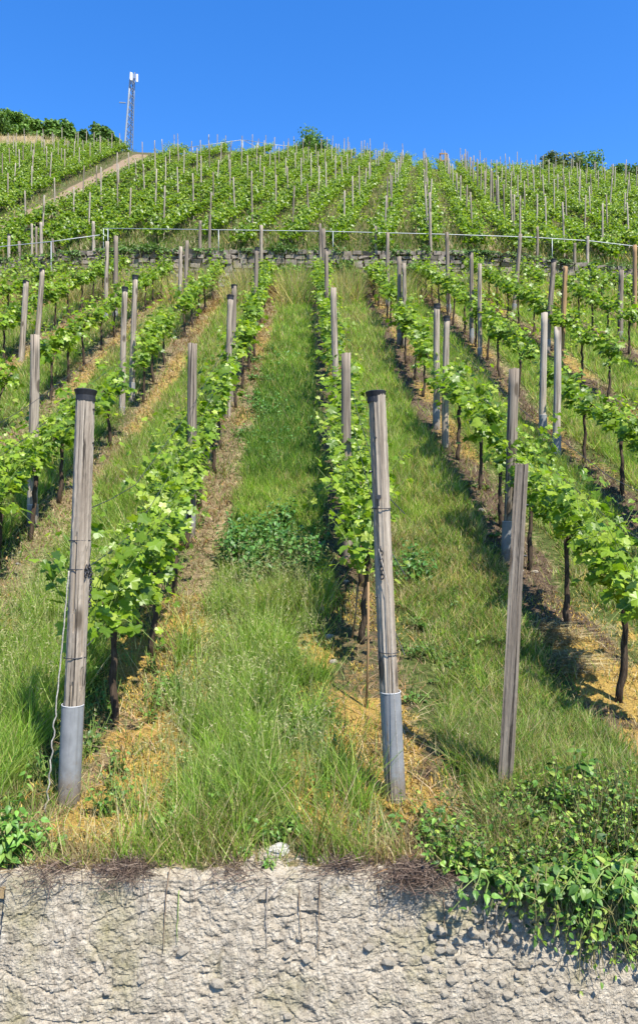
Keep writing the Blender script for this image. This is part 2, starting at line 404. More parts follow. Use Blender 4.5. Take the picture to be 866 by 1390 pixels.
# ------------------------------------------------------------------ low retaining wall in front
def front_wall():
    root = empty('retaining_wall', (0, 3.25, 0)); tag(root, 'low rough pale concrete wall along the bottom edge', 'wall')
    def body(x0, x1, dx, dz, y0):
        xs = np.arange(x0, x1 + dx / 2, dx); top = 0.350 + 0.018 * (fbm(xs, xs * 0, 0.5, 61) - 0.5) * 2
        nzr = int(0.76 / dz); nt_ = max(6, int(0.26 / dx))
        V = []
        for j in range(nzr + nt_ + 1):
            if j <= nzr: zz = -0.40 + (top + 0.40) * j / nzr; yy = np.full(len(xs), 0.11 - 0.21 * (1 - j / nzr))
            else:
                k = (j - nzr) / nt_; zz = top + 0.012 * math.sin(k * 2) + 0.012 * k; yy = np.full(len(xs), 0.11 + 0.28 * k)
            V.append(np.stack([xs, y0 + yy, zz], -1))
        V = np.array(V); sh = V.shape; V = V.reshape(-1, 3)
        out = np.zeros(len(V))
        for i, v in enumerate(V):
            p = Vector(v)
            a = mnoise.fractal(p * 5.0, 0.9, 2.1, 6) * 0.014
            ph = Vector((v[0] * 27, v[1] * 27, v[2] * 44)); wv = Vector((mnoise.noise(p * 16), mnoise.noise(p * 16 + Vector((9, 2, 5))), mnoise.noise(p * 16 + Vector((3, 8, 1))))) * 0.9
            d, _ = mnoise.voronoi(ph + wv)
            cov = max(0.0, min(1.0, 0.5 + 1.6 * mnoise.noise(p * 3.1 + Vector((5, 5, 5)))))
            b = (0.34 - d[0]) * 0.019 * cov
            d3, _ = mnoise.voronoi(p * 80.0)
            b += (0.3 - d3[0]) * 0.008
            q = mnoise.noise(Vector((v[0] * 11, v[1] * 11, v[2] * 22)) + Vector((7, 1, 3)))
            pit = -0.04 * max(0.0, q - 0.30)
            q2 = mnoise.noise(Vector((v[0] * 34, v[1] * 34, v[2] * 62)))
            out[i] = 0.62 * (a + b) + pit - 0.014 * max(0.0, q2 - 0.2) + 0.005 * mnoise.noise(p * 95) - 0.02 * max(0.0, 0.05 - abs(mnoise.noise(Vector((v[0] * 2.2, 3, v[2] * 5)) + wv * .12))) / 0.05 * 0.5
        rows = np.arange(sh[0]); w = np.clip((rows - nzr + 3) / 6.0, 0, 1)
        ny = -(1 - w); nz_ = w; l = np.sqrt(ny ** 2 + nz_ ** 2); ny, nz_ = ny / l, nz_ / l
        ny = np.repeat(ny, sh[1]); nz_ = np.repeat(nz_, sh[1])
        V[:, 1] += ny * out; V[:, 2] += nz_ * out
        idx = np.arange(len(V)).reshape(sh[0], sh[1])
        Q = np.stack([idx[:-1, :-1], idx[:-1, 1:], idx[1:, 1:], idx[1:, :-1]], -1).reshape(-1, 4)
        V[:, 1] -= 0
        return V, Q
    v1, q1 = body(-1.36, 1.9, 0.0058, 0.0062, 0)
    v2, q2 = body(1.9, 9.0, 0.05, 0.05, 0.0)
    v3, q3 = body(-9.0, -1.365, 0.03, 0.03, 0.06)
    V = np.concatenate([v1, v2, v3]); Q = np.concatenate([q1, q2 + len(v1), q3 + len(v1) + len(v2)])
    link('wall_body', np_mesh('wall_body', V, Q, M_WALL, smooth=False), root)
    st = stones['pebble']
    for i in range(95):
        x = rnd.uniform(0.52, 1.12); z = rnd.uniform(-.12, 0.31)
        if i >= 70: x = rnd.uniform(-1.3, 1.0); z = rnd.uniform(-.25, 0.33)
        o = link('stone', st[i % len(st)], root)
        s = rnd.uniform(0.012, 0.026); o.scale = (s * rnd.uniform(1, 1.7), s, s * rnd.uniform(0.7, 1.1))
        o.rotation_euler = (rnd.uniform(-.4, .4), rnd.uniform(-.5, .5), rnd.uniform(-.3, .3)); o.location = (x, 0.276 * z + 0.010 + 0.004, z)

def rock_mesh(name, seed, mat, n=2):
    import bmesh
    bm = bmesh.new(); bmesh.ops.create_icosphere(bm, subdivisions=n, radius=1)
    r = random.Random(seed); off = Vector((r.uniform(0, 99), r.uniform(0, 99), r.uniform(0, 99)))
    for v in bm.verts:
        d = mnoise.voronoi(v.co * 1.1 + off)[0]
        v.co *= 0.85 + 0.35 * (d[0] - 0.3) + 0.18 * mnoise.noise(v.co * 2 + off)
    me = bpy.data.meshes.new(name); bm.to_mesh(me); bm.free(); me.materials.append(mat)
    return me
stones = {'pebble': [rock_mesh('pebble', i, M_PEBBLE, 1) for i in range(8)], 'field': [rock_mesh('field_stone', 50 + i, M_STONE, 2) for i in range(6)],
          'white': [rock_mesh('white_stone', 131, M_WSTONE, 3)],
          'pale': [rock_mesh('pale_stone', 90 + i, M_PEBBLE, 2) for i in range(5)]}
front_wall()
def grit():
    n = 1500; y = 3.25 - np.abs(rng.normal(0, .035, n)); x = rng.uniform(-2.6, 2.6, n); s = rng.uniform(.002, .008, n)
    T = np.array([[1, 0, 0], [-.6, .9, 0], [-.6, -.8, .1], [0, 0, .8]]); Fq = np.array([[0, 1, 3], [1, 2, 3], [2, 0, 3]])
    a = rng.uniform(0, 6.28, n); M = np.zeros((n, 3, 3)); M[:, 0, 0] = np.cos(a) * s; M[:, 0, 1] = -np.sin(a) * s; M[:, 1, 0] = np.sin(a) * s; M[:, 1, 1] = np.cos(a) * s; M[:, 2, 2] = s
    C = pick(np.array([[.15, .13, .10], [.10, .08, .055], [.2, .18, .15], [.06, .05, .035]]), n)
    V, Fa, Ct = inst(T, Fq, M, np.stack([x, y - .07, 0 * x - .36], -1), C)
    tag(link('grit', np_mesh('grit', V, Fa, M_STRAW, tint=Ct)), 'grit and crumbled mortar along the foot of the low wall', 'grit', kind='stuff')
grit()

# ------------------------------------------------------------------ terrace wall of stones between lower and upper vineyard
def brick_like(seed):
    r = np.random.default_rng(seed)
    T, Fq = box((0, 0, 0), (1, 1, 1))
    T = T + r.uniform(-0.15, 0.15, T.shape)
    return np_mesh('wall_stone', T, Fq, M_TSTONE)
def terrace_wall():
    root = empty('terrace_wall', (0, 28.9, 11.5)); tag(root, 'dry stone terrace wall below the galvanised handrail', 'wall')
    var = [brick_like(i) for i in range(8)]
    cells = []
    for c in range(8):
        x = -17 + rnd.uniform(0, .3)
        while x < 17:
            w = rnd.uniform(0.22, 0.5); cells.append((x + w / 2, c, w)); x += w + 0.02
    def vis(t):
        px = 433 + (t[0] - 0.46) / 28.9 * 1000
        return not (55 < px < 170 or 215 < px < 270 or 650 < px < 770)
    cells.sort(key=lambda t: (vis(t), rnd.random()))
    rest = []
    for i, (x, c, w) in enumerate(cells):
        z = float(prof(29.0) + cross(x, 29.0)) - 0.12 + c * 0.185 + rnd.uniform(-.012, .012)
        y = 28.92 + rnd.uniform(-.05, .04) + 0.012 * c
        s = (w * rnd.uniform(.86, .99), rnd.uniform(.3, .46), 0.175 * rnd.uniform(0.7, 1.08)); rz = rnd.uniform(-.14, .14)
        if i < 290:
            o = link('stone', var[i % 8], root); o.location = (x, y - 28.9, z - 11.5); o.scale = s; o.rotation_euler = (0, rnd.uniform(-.09, .09), rz)
        else:
            rest.append((np.array([x, y - 28.9, z - 11.5]), s))
    Vp = []
    for k, (p, s) in enumerate(rest):
        T, Fq = box((0, 0, 0), s); Vp.append((T + p + rng.uniform(-.015, .015, T.shape), Fq))
    V, Fa = vf(Vp); tag(link('stonework', np_mesh('stonework', V, Fa, M_TSTONE), root), kind='stuff')
terrace_wall()

# ------------------------------------------------------------------ grass
BT = np.array([[-.5, 0, 0], [.5, 0, 0], [-.36, .22, .5], [.36, .22, .5], [0, 1, 1.0]])
BF = np.array([[0, 1, 3], [0, 3, 2], [2, 3, 4]])
BT2 = np.array([[-.5, 0, 0], [.5, 0, 0], [0, 1, 1.0]]); BF2 = np.array([[0, 1, 2]])
def blades(x, y, L, w, bend, C, T=BT, Ft=BF, lift=1.0, leanv=0.34):
    n = len(x); a = rng.uniform(0, 2 * np.pi, n); b = a + rng.uniform(-.6, .6, n) + np.pi / 2
    wx = np.stack([np.cos(a), np.sin(a), 0 * a], -1) * w[:, None]
    bd = np.stack([np.cos(b), np.sin(b), 0 * a], -1) * (bend * L)[:, None]
    lean = rng.normal(0, leanv, (n, 2))
    up = np.stack([lean[:, 0], lean[:, 1], np.ones(n)], -1) * (L * lift)[:, None]
    M = np.stack([wx, bd, up], -1); O = np.stack([x, y, G(x, y) - 0.01], -1)
    return inst(T, Ft, M, O, C)
GREENS = np.array([[0.20, 0.34, 0.036], [0.265, 0.405, 0.06], [0.14, 0.26, 0.028], [0.33, 0.41, 0.11]])
STRAWS = np.array([[0.46, 0.39, 0.20], [0.38, 0.30, 0.15], [0.55, 0.48, 0.28], [0.28, 0.20, 0.10]])
DARKS = np.array([[0.045, 0.105, 0.018], [0.06, 0.135, 0.02], [0.085, 0.16, 0.028]])

def lower_grass():
    n = 820000
    y = 3.45 * (28.6 / 3.45) ** rng.random(n); u = rng.uniform(-.62, .62, n); x = u * y
    t = (x - X1) / SP; k = np.floor(t) + 1           # strip k lies between row k and k+1
    rd = rowdist(x); ro = rowoff(x); nz = fbm(x, y, 0.9, 71); nb = fbm(x, y, 0.35, 72)
    inband = (np.abs(ro - 0.05) + 0.4 * (nz - 0.5)) < 0.34
    near = y < 8.6
    mossy = (np.abs(ro - moff(x)) < 0.47 + .3 * (fbm(x, y, .5, 73) - .3)) & (y < 6.6)
    soilz = inband & (x > 0) & (y > 6.5)
    dens = np.ones(n)
    dens[inband] = 0.18; dens[mossy & (nb < 0.66)] = 0.05; dens[soilz] = 0.10
    dens[(y < 3.62)] = 0.25
    sp = at(376, 1152); dens[(np.abs(x - sp[0]) < .13) & (y > sp[1] - .3) & (y < sp[1] + .12)] = 0.06
    keep = rng.random(n) < dens
    x, y, k, ro, nz, nb, inband, near = (v[keep] for v in (x, y, k, ro, nz, nb, inband, near)); n = len(x)
    mid = k == 1; left = k <= 0; right = k >= 2
    L = rng.uniform(0.09, 0.20, n)
    L = np.where(near & mid, np.where(rng.random(n) < .78, rng.uniform(0.06, 0.2, n), rng.uniform(.18, .38, n)), L)
    L = np.where(near & left, np.where(rng.random(n) < .72, rng.uniform(0.07, 0.2, n), rng.uniform(.18, .36, n)), L)
    L = np.where(near & right, rng.uniform(0.05, 0.18, n), L)
    L = np.where(near, L * (0.55 + 0.9 * nz), L)
    L = np.where(mid & (y > 6.9) & (y < 8.7), L * .55, L)
    tallend = sstep(21.5, 24.5, y) * (np.abs(rowoff(x - SP / 2)) < 0.42) * ((nz > 0.36))
    L = np.where(tallend > 0.5, rng.uniform(0.35, 0.85, n), L)
    L = np.where(inband, L * 0.55, L)
    L *= np.where(y > 10, 1.15, 1.0)
    w = 0.0022 + 0.0008 * y; w *= rng.uniform(0.7, 1.3, n)
    bend = np.abs(rng.normal(0.5, 0.35, n))
    C = pick(GREENS, n)
    # share of straw by place
    ps = 0.10 + 0.22 * sstep(0.45, 0.7, nz) * (y > 6.5) + np.where(inband, 0.4, 0) + 0.16 * sstep(9, 20, y) * (left | (k == 2))
    ps = ps + np.where(mid & near, -0.06, 0) + np.where(right & near, 0.22, 0) + 0.3 * (tallend > .5) + 0.35 * (y < 3.75)
    green_zone = mid & (y > 10) & (y < 16); ps = np.where(green_zone, 0.08, ps)
    st = rng.random(n) < ps
    C[st] = pick(STRAWS, st.sum())
    C *= (0.35 + 1.25 * fbm(x, y, 0.14, 77))[:, None]; L *= 0.6 + .8 * fbm(x, y, .22, 78)
    dk = (~st) & ((green_zone & (rng.random(n) < .65)) | (rng.random(n) < 0.22 * (nb > 0.55)) | (right & near & (rng.random(n) < 0.4)))
    C[dk] = pick(DARKS, dk.sum()) * 1.25
    for nm, sel, lab in (('grass', mid, 'long green grass of the middle strip'), ('grass', left, 'grass and straw between the rows left of the middle strip'), ('grass', right, 'short grass between the rows right of the middle strip')):
        a_ = sel & (y < 9.5); b_ = sel & (y >= 9.5)
        V1, F1, C1 = blades(x[a_], y[a_], L[a_], w[a_], bend[a_], C[a_]); V2, F2, C2 = blades(x[b_], y[b_], L[b_], w[b_] * 1.2, bend[b_], C[b_], BT2, BF2)
        V, Fa, Ct, _ = joinVF([(V1, F1, C1, 0), (V2, F2, C2, 0)])
        tag(link(nm, np_mesh(nm, V, Fa, M_GRASS, tint=Ct)), lab, 'grass', kind='stuff')
    # thin flowering stems above the long grass
    n = 5200; y = rng.uniform(3.8, 7.4, n); x = rng.uniform(-2.8, .9, n); sel = (rowdist(x) > .4) & (fbm(x, y, .6, 91) > .42); x, y = x[sel], y[sel]; n = len(x)
    L = rng.uniform(.28, .55, n); cst = pick(np.array([[.42, .42, .18], [.34, .40, .14], [.50, .46, .26]]), n)
    P = [blades(x, y, L, np.full(n, .0028), rng.uniform(0, .25, n), cst, leanv=.16)]
    st0 = P[0][0].reshape(n, 5, 3)
    for q in range(5):
        t = st0[:, 4] * (1 - .07 * q) + st0[:, 2] * .07 * q + rng.normal(0, .006, (n, 3)); d = unit(rng.normal(0, 1, (n, 3)) + np.array([0, 0, .8])) * rng.uniform(.015, .035, (n, 1)); sd_ = unit(np.cross(d, rng.normal(0, 1, (n, 3))))
        P.append(inst(BT2, BF2, np.stack([sd_ * .006, sd_ * 0, d], -1), t, cst))
    V, Fa, Ct, _ = joinVF([(a, b, c, 0) for a, b, c in P])
    tag(link('grass_stems', np_mesh('grass_stems', V, Fa, M_GRASS, tint=Ct)), 'thin pale flowering grass stems above the long grass', 'grass', kind='stuff')
    # dead litter lying under the vines
    n = 150000
    y = 3.4 * (28.6 / 3.4) ** rng.random(n); kk = rng.integers(-7, 10, n); x = rowx(kk) + 0.08 + rng.normal(0, 0.24, n)
    sel = (np.abs(x / y) < 0.62) & ((y > 6.6) | (rng.random(n) < .3)); x, y = x[sel], y[sel]; n = len(x)
    nz = fbm(x, y, 1.2, 81)
    L = rng.uniform(0.05, 0.16, n) * (1 + 0.9 * (nz > 0.55)); w = 0.0035 + 0.0009 * y
    C = pick(np.array([[0.36, 0.27, 0.15], [0.27, 0.18, 0.10], [0.19, 0.12, 0.07], [0.42, 0.33, 0.2], [0.40, 0.22, 0.08]]), n)
    q_ = (x > 0.2) & (y > 6.6); C[q_] *= 0.5; kp = ~(q_ & (rng.random(n) < .5)); x, y, L, w, C = x[kp], y[kp], L[kp], w[kp], C[kp]; n = len(x)
    V, Fa, Ct = blades(x, y, L, w, rng.uniform(0.5, 1.4, n), C, BT, BF, 0.35)
    tag(link('straw_litter', np_mesh('straw_litter', V, Fa, M_STRAW, tint=Ct)), 'dead straw and litter under the vine rows', 'straw', kind='stuff')
    # moss cushions beside the nearest vines
    n = 75000
    y = rng.uniform(3.65, 7.0, n); kk = rng.integers(-1, 5, n); x = rowx(kk) + np.where(kk == 2, -.14, .16) + rng.normal(0, 0.27, n)
    sel = (fbm(x, y, 0.45, 31) > 0.40) & (rng.random(n) < np.where(x > 1.5, .35, 1)); x, y = x[sel], y[sel]; n = len(x)
    C = pick(np.array([[0.42, 0.27, 0.055], [0.33, 0.20, 0.045], [0.46, 0.34, 0.09], [0.22, 0.21, 0.05]]), n)
    V, Fa, Ct = blades(x, y, rng.uniform(0.012, 0.05, n), rng.uniform(0.006, 0.014, n), rng.uniform(0.3, 1, n), C)
    tag(link('moss', np_mesh('moss', V, Fa, M_STRAW, tint=Ct)), 'orange moss on the bare ground by the front posts', 'moss', kind='stuff')
lower_grass()
def upper_grass():
    n = 110000
    y = 29.4 * (108 / 29.4) ** rng.random(n); x = rng.uniform(-.6, .6, n) * y
    u = x / y
    sel = (np.abs(x - pathx(y)) > 1.0) & ((y < 80) | (u < -.3)); x, y, u = x[sel], y[sel], u[sel]; n = len(x)
    L = rng.uniform(0.15, 0.38, n); w = rng.uniform(0.03, 0.07, n)
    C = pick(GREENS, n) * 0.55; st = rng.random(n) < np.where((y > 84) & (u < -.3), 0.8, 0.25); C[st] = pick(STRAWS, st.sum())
    L = np.where((y > 84), L * 1.6, L)
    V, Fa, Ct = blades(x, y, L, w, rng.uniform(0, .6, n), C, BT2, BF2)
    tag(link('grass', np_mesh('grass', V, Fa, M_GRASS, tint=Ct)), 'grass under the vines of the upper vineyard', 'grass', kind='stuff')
upper_grass()

# ------------------------------------------------------------------ grape vines
def leaf_template(half, zf=0.14, curl=0.18, c=(0.0, 0.36)):
    pts = [p for p in half] + [(-p[0], p[1]) for p in half[-2:0:-1]]
    P = np.array([c] + pts, float)
    z = zf * np.abs(P[:, 0]) - curl * (P[:, 0] ** 2 + (P[:, 1] - 0.35) ** 2)
    T = np.stack([P[:, 0], P[:, 1], z], -1); m = len(pts)
    Fa = np.array([[0, 1 + (i + 1) % m, 1 + i] for i in range(m)])[:, ::-1]
    return T, Fa
LT_N = leaf_template([(0, 0), (.20, -.17), (.43, -.10), (.52, .10), (.40, .20), (.63, .42), (.50, .60), (.29, .56), (.25, .80), (0, 1)])
LT_M = leaf_template([(0, 0), (.30, -.15), (.52, .08), (.40, .24), (.58, .5), (.26, .62), (0, 1)])
LT_F = (np.array([[0, 0, 0], [.5, .15, .08], [.45, .65, .05], [0, 1, -.1], [-.5, .15, .08], [-.45, .65, .05]]), np.array([[0, 1, 2], [0, 2, 3], [0, 3, 5], [0, 5, 4]]))
LT_W = leaf_template([(0, 0), (.20, .10), (.30, .32), (.22, .62), (0, 1)], 0.25, 0.25)      # ovate weed leaf
VG = np.array([[0.075, 0.14, 0.010], [0.125, 0.215, 0.014], [0.175, 0.27, 0.018], [0.235, 0.32, 0.030], [0.30, 0.37, 0.055]]) * 1.12

def vine_leaves(r, n, slope, half=0.55, size=(0.075, 0.13), zlo=0.68, ztop=1.5, thick=0.2):
    """positions, frames, tints of leaves on shoots rising from a cane along the row (local y)"""
    P, Nn, Tt, Sz, Ti, shoots = [], [], [], [], [], []
    ns = 15
    while len(P) < n:
        cy = r.uniform(-half, half); cz = zlo + 0.10 + r.uniform(-.08, .12) + slope * cy
        side = r.choice([-1, 1]); hgt = r.uniform(0.3, 1.0) * (ztop - zlo - .1)
        dirx = side * r.uniform(0.03, 0.36); diry = r.uniform(-.3, .3)
        droop = r.random() < 0.25
        pts = []
        for q in range(9):
            f = q / 8
            z = cz + hgt * (f if not droop else (0.7 * f - 0.9 * f * f))
            pts.append((side * 0.03 + dirx * f * hgt * (1 + f), cy + diry * f * hgt, z))
        shoots.append(pts)
        m = max(4, int(hgt / 0.05)) + 3
        for q in range(m):
            f = (q + r.random()) / m; i = f * 8; a = int(min(7, i)); b = i - a
            p = [pts[a][c] * (1 - b) + pts[a + 1][c] * b for c in range(3)]
            ang = r.uniform(0, 6.283); pet = r.uniform(0.03, 0.10) * (1.2 - .6 * f)
            o = (math.cos(ang), math.sin(ang))
            p = [p[0] + o[0] * pet + r.gauss(0, .02) * thick * 5, p[1] + o[1] * pet, p[2] + r.uniform(-.03, .04)]
            P.append(p)
            nn = np.array([o[0] * .5 + .25 * SUN[0], o[1] * .5 + .25 * SUN[1] - .15, .75]) + np.array([r.gauss(0, .38), r.gauss(0, .38), r.gauss(0, .28)])
            Nn.append(nn); Tt.append([o[0] + r.gauss(0, .3), o[1] + r.gauss(0, .3), -.55 + r.gauss(0, .3)])
            s = r.uniform(*size) * (1.0 if f < 0.75 else 0.62)
            Sz.append(s); g = min(4, max(0, int(r.gauss(1.6, 1.0) + (1.7 if f > 0.8 else 0))))
            Ti.append(VG[g] * r.uniform(0.8, 1.2))
    sf_ = list(range(n)); r.shuffle(sf_)
    P, Nn, Tt, Sz, Ti = np.array(P)[sf_], unit(np.array(Nn)[sf_]), np.array(Tt)[sf_], np.array(Sz)[sf_], np.array(Ti)[sf_]
    Tt = unit(Tt - Nn * (Tt * Nn).sum(1, keepdims=True)); Bx = np.cross(Tt, Nn)
    M = np.stack([Bx, Tt, Nn], -1) * Sz[:, None, None]
    return P, M, Ti, shoots
def trunk_vf(r, h=0.74, slope=0.3, rad=0.024, half=0.5, n=7):
    lx, ly = r.uniform(-.08, .08), r.uniform(-.1, .1)
    pts = [(lx * (f - f * f * .4) + r.gauss(0, .008), ly * f + r.gauss(0, .008), h * f - 0.06 * (f == 0)) for f in np.linspace(0, 1, 8)]
    rr = [rad * (1.25 - 0.5 * f + r.uniform(-.12, .12)) for f in np.linspace(0, 1, 8)]
    rr[-1] *= 1.5; rr[-2] *= 1.15
    parts = [tube(pts, rr, n)]
    top = pts[-1]
    for sgn in (-1, 1):
        e = half * r.uniform(.7, 1)
        cp = [(top[0] + r.gauss(0, .01), top[1] + sgn * e * f, top[2] + 0.16 * math.sin(f * 2.6) + slope * sgn * e * f) for f in np.linspace(0, 1, 5)]
        parts.append(tube(cp, np.linspace(rad * .55, rad * .3, 5), 5))
    return vf(parts)
def shoots_vf(sh, rad=0.0035, n=3, k=99):
    return vf([tube(p[::2] + [p[-1]] if len(p) % 2 == 0 else p[::2], np.linspace(rad, rad * .4, len(p[::2])), n, False) for p in sh[:k]])

SLB = [0.20, 0.36, 0.47]
lower_var = {}
for si, s_ in enumerate(SLB):
    for v in range(6):
        r = random.Random(100 + si * 10 + v)
        P, M, Ti, sh = vine_leaves(r, [135, 175, 205, 235, 160, 190][v], s_, [.42, .5, .55, .6, .48, .56][v], (0.075, 0.13), 0.72 + .06 * (v % 2), 1.36 + 0.07 * (v % 3))
        V, Fa, C = inst(LT_M[0], LT_M[1], M, P, Ti)
        fo = np_mesh('vine_foliage', V, Fa, M_LEAF, tint=C)
        tv, tf = trunk_vf(r, slope=s_); tr = np_mesh('vine_trunk', tv, tf, M_BARK, smooth=True)
        sv, sf = shoots_vf(sh); sm = np_mesh('vine_shoot', sv, sf, M_SHOOT, smooth=True)
        lower_var[(si, v)] = (fo, tr, sm)
near_leaf = []
for i in range(14):
    c = VG[[0, 1, 1, 1, 2, 2, 2, 3, 3, 4, 1, 2, 3, 0][i]] * rnd.uniform(.85, 1.15)
    T = LT_N[0].copy(); T[:, 2] *= rnd.uniform(.4, 1.7); T[:, 2] += rng.normal(0, .035, len(T)); T[:, 0] *= rnd.uniform(.9, 1.1)
    near_leaf.append(np_mesh('leaf', T, LT_N[1], M_LEAF, tint=np.tile(c, (len(T), 1))))

def rowphrase(k):
    return ('%s row left of the middle grass strip' % ordw(2 - k)) if k <= 1 else ('%s row right of the middle grass strip' % ordw(k - 1))
NV = 0
def near_vine(x, y, k, slope, label, seed, n=235, ztop=1.52, full=True):
    r = random.Random(seed)
    root = empty('grape_vine', (x, y, g1(x, y))); tag(root, label, 'vine', 'vines of the lower rows')
    P, M, Ti, sh = vine_leaves(r, n + 110, slope, 0.60, (0.055, 0.102), 0.70, ztop, .12)
    tv, tf = trunk_vf(r, slope=slope, rad=0.023, n=9)
    link('trunk', np_mesh('trunk', tv, tf, M_BARK, smooth=True), root)
    for q in sh:
        sv, sf = shoots_vf([q], .004, 5); link('shoot', np_mesh('shoot', sv, sf, M_SHOOT, smooth=True), root)
    V, Fa, C = inst(LT_M[0], LT_M[1], M[n:], P[n:], Ti[n:]); fo = link('foliage', np_mesh('foliage', V, Fa, M_LEAF, tint=C), root); fo['kind'] = 'stuff'
    for i in range(n):
        o = link('leaf', near_leaf[r.randrange(len(near_leaf))], root)
        m = Matrix.Identity(4)
        for a in range(3):
            for b in range(3): m[a][b] = M[i][a][b]
            m[a][3] = P[i][a]
        o.matrix_local = m
Y0 = {1: 4.95, 2: 6.1, 3: 5.3, 0: 5.1, 4: 5.2, -1: 6, 5: 5.5}
ROWEND = {-4: 27.2, -3: 27.2}
lower_total = 0
for k in range(-6, 10):
    x = rowx(k); y = Y0.get(k, 6.0); cnt = 0
    r = random.Random(500 + k); yend = 26.6 + r.uniform(-.9, .9)
    while y < yend:
        px_ok = abs(x / y) < 0.50 + 0.5 / y
        if px_ok and r.random() > (-1 if (y < 9 or k in (1, 2)) else 0.13) and not (12.3 < y < 13.1):
            cnt += 1; xx = x + r.gauss(0, .03); slope = float((prof(min(28.9, y + .4)) - prof(y - .4)) / .8)
            lab = 'leafy vine, %s, %s uphill from the wall' % (rowphrase(k), ordw(cnt))
            if y < 8.5 and abs(x / y) < 0.5:
                near_vine(xx, y, k, slope, lab, 900 + k * 50 + cnt)
            else:
                si = min(range(3), key=lambda i: abs(SLB[i] - slope)); fo, tr, sm = lower_var[(si, r.randrange(6))]
                root = empty('grape_vine', (xx, y, g1(xx, y))); tag(root, lab, 'vine', 'vines of the lower rows')
                a = link('foliage', fo, root); a['kind'] = 'stuff'; b = link('trunk', tr, root); c = link('shoot', sm, root); c['kind'] = 'stuff'
                sx = r.choice([-1, 1]); sc = r.uniform(.88, 1.12)
                a.scale = (sx * sc, 1, r.uniform(.92, 1.06)); c.scale = a.scale; b.scale = (sx, 1, 1)
            lower_total += 1
        y += (1.0 if y < 9 else 1.12) + r.uniform(-.08, .14)

# upper vineyard: nearest vines one by one, the rest joined
up_var = []
for v in range(7):
    r = random.Random(300 + v)
    P, M, Ti, sh = vine_leaves(r, 210, 0.57, 0.62, (0.11, 0.175), 0.36, 1.28, .35)
    P[:, 0] *= 2.0
    V, Fa, C = inst(LT_F[0], LT_F[1], M, P, Ti * 0.9)
    tv, tf = trunk_vf(r, slope=.57, n=4, h=.55)
    V2, F2, C2, Mi = joinVF([(V, Fa, C, 0), (tv, tf, np.full((len(tv), 3), .05), 1)])
    up_var.append((V2, F2, C2, Mi, np_mesh('grape_vine', V2, F2, [M_LEAF, M_BARK], tint=C2, midx=Mi)))
rowsup = []
for j, x0 in enumerate(UP0): rowsup.append((x0, updir(x0), 29.5 + 0.3 * (j % 3), 76.5, '%s row right of brown path' % ordw(j + 1)))
for j in range(9): rowsup.append((-16.9 - 1.75 * j, -0.05 - 0.004 * j, 33 + 1.5 * j if j > 2 else 29.6, 82, '%s row left of brown path' % ordw(j + 1)))
allup = []
for ri, (x0, dx, ya, yb, ph) in enumerate(rowsup):
    y = ya + rnd.uniform(0, .5); c = 0
    while y < yb:
        x = x0 + dx * (y - 33)
        if abs((x - 0.3) / y) < 0.5 and not (abs(x - pathx(y)) < 1.05) and rnd.random() > 0.05:
            c += 1; allup.append((y, x, ri, c))
        y += 1.02 + rnd.uniform(-.1, .12)
allup.sort()
NIND = max(0, min(110, 296 - lower_total))
for (y, x, ri, c) in allup[:NIND]:
    o = link('grape_vine', up_var[rnd.randrange(7)][4], None, (x, y, g1(x, y))); o.scale = (rnd.choice([-1, 1]) * rnd.uniform(.9, 1.1), 1, rnd.uniform(.9, 1.1))
    tag(o, 'small vine, upper vineyard, %s, %s above terrace' % (rowsup[ri][4], ordw(c)), 'vine', 'vines of the upper vineyard')
parts = []
for (y, x, ri, c) in allup[NIND:]:
    V, Fa, C, Mi, _ = up_var[rnd.randrange(7)]
    s = np.array([rnd.choice([-1, 1]) * rnd.uniform(.9, 1.15), 1, rnd.uniform(.85, 1.15)])
    parts.append((V * s + np.array([x, y, g1(x, y)]), Fa, C * rnd.uniform(.85, 1.12), Mi))
V, Fa, C, _ = joinVF([(a, b, c, 0) for a, b, c, d in parts]); Mi = np.concatenate([p[3] for p in parts])
tag(link('vine_rows', np_mesh('vine_rows', V, Fa, [M_LEAF, M_BARK], tint=C, midx=Mi)), 'mass of green vines covering the upper slope to the crest', 'vines', kind='stuff')

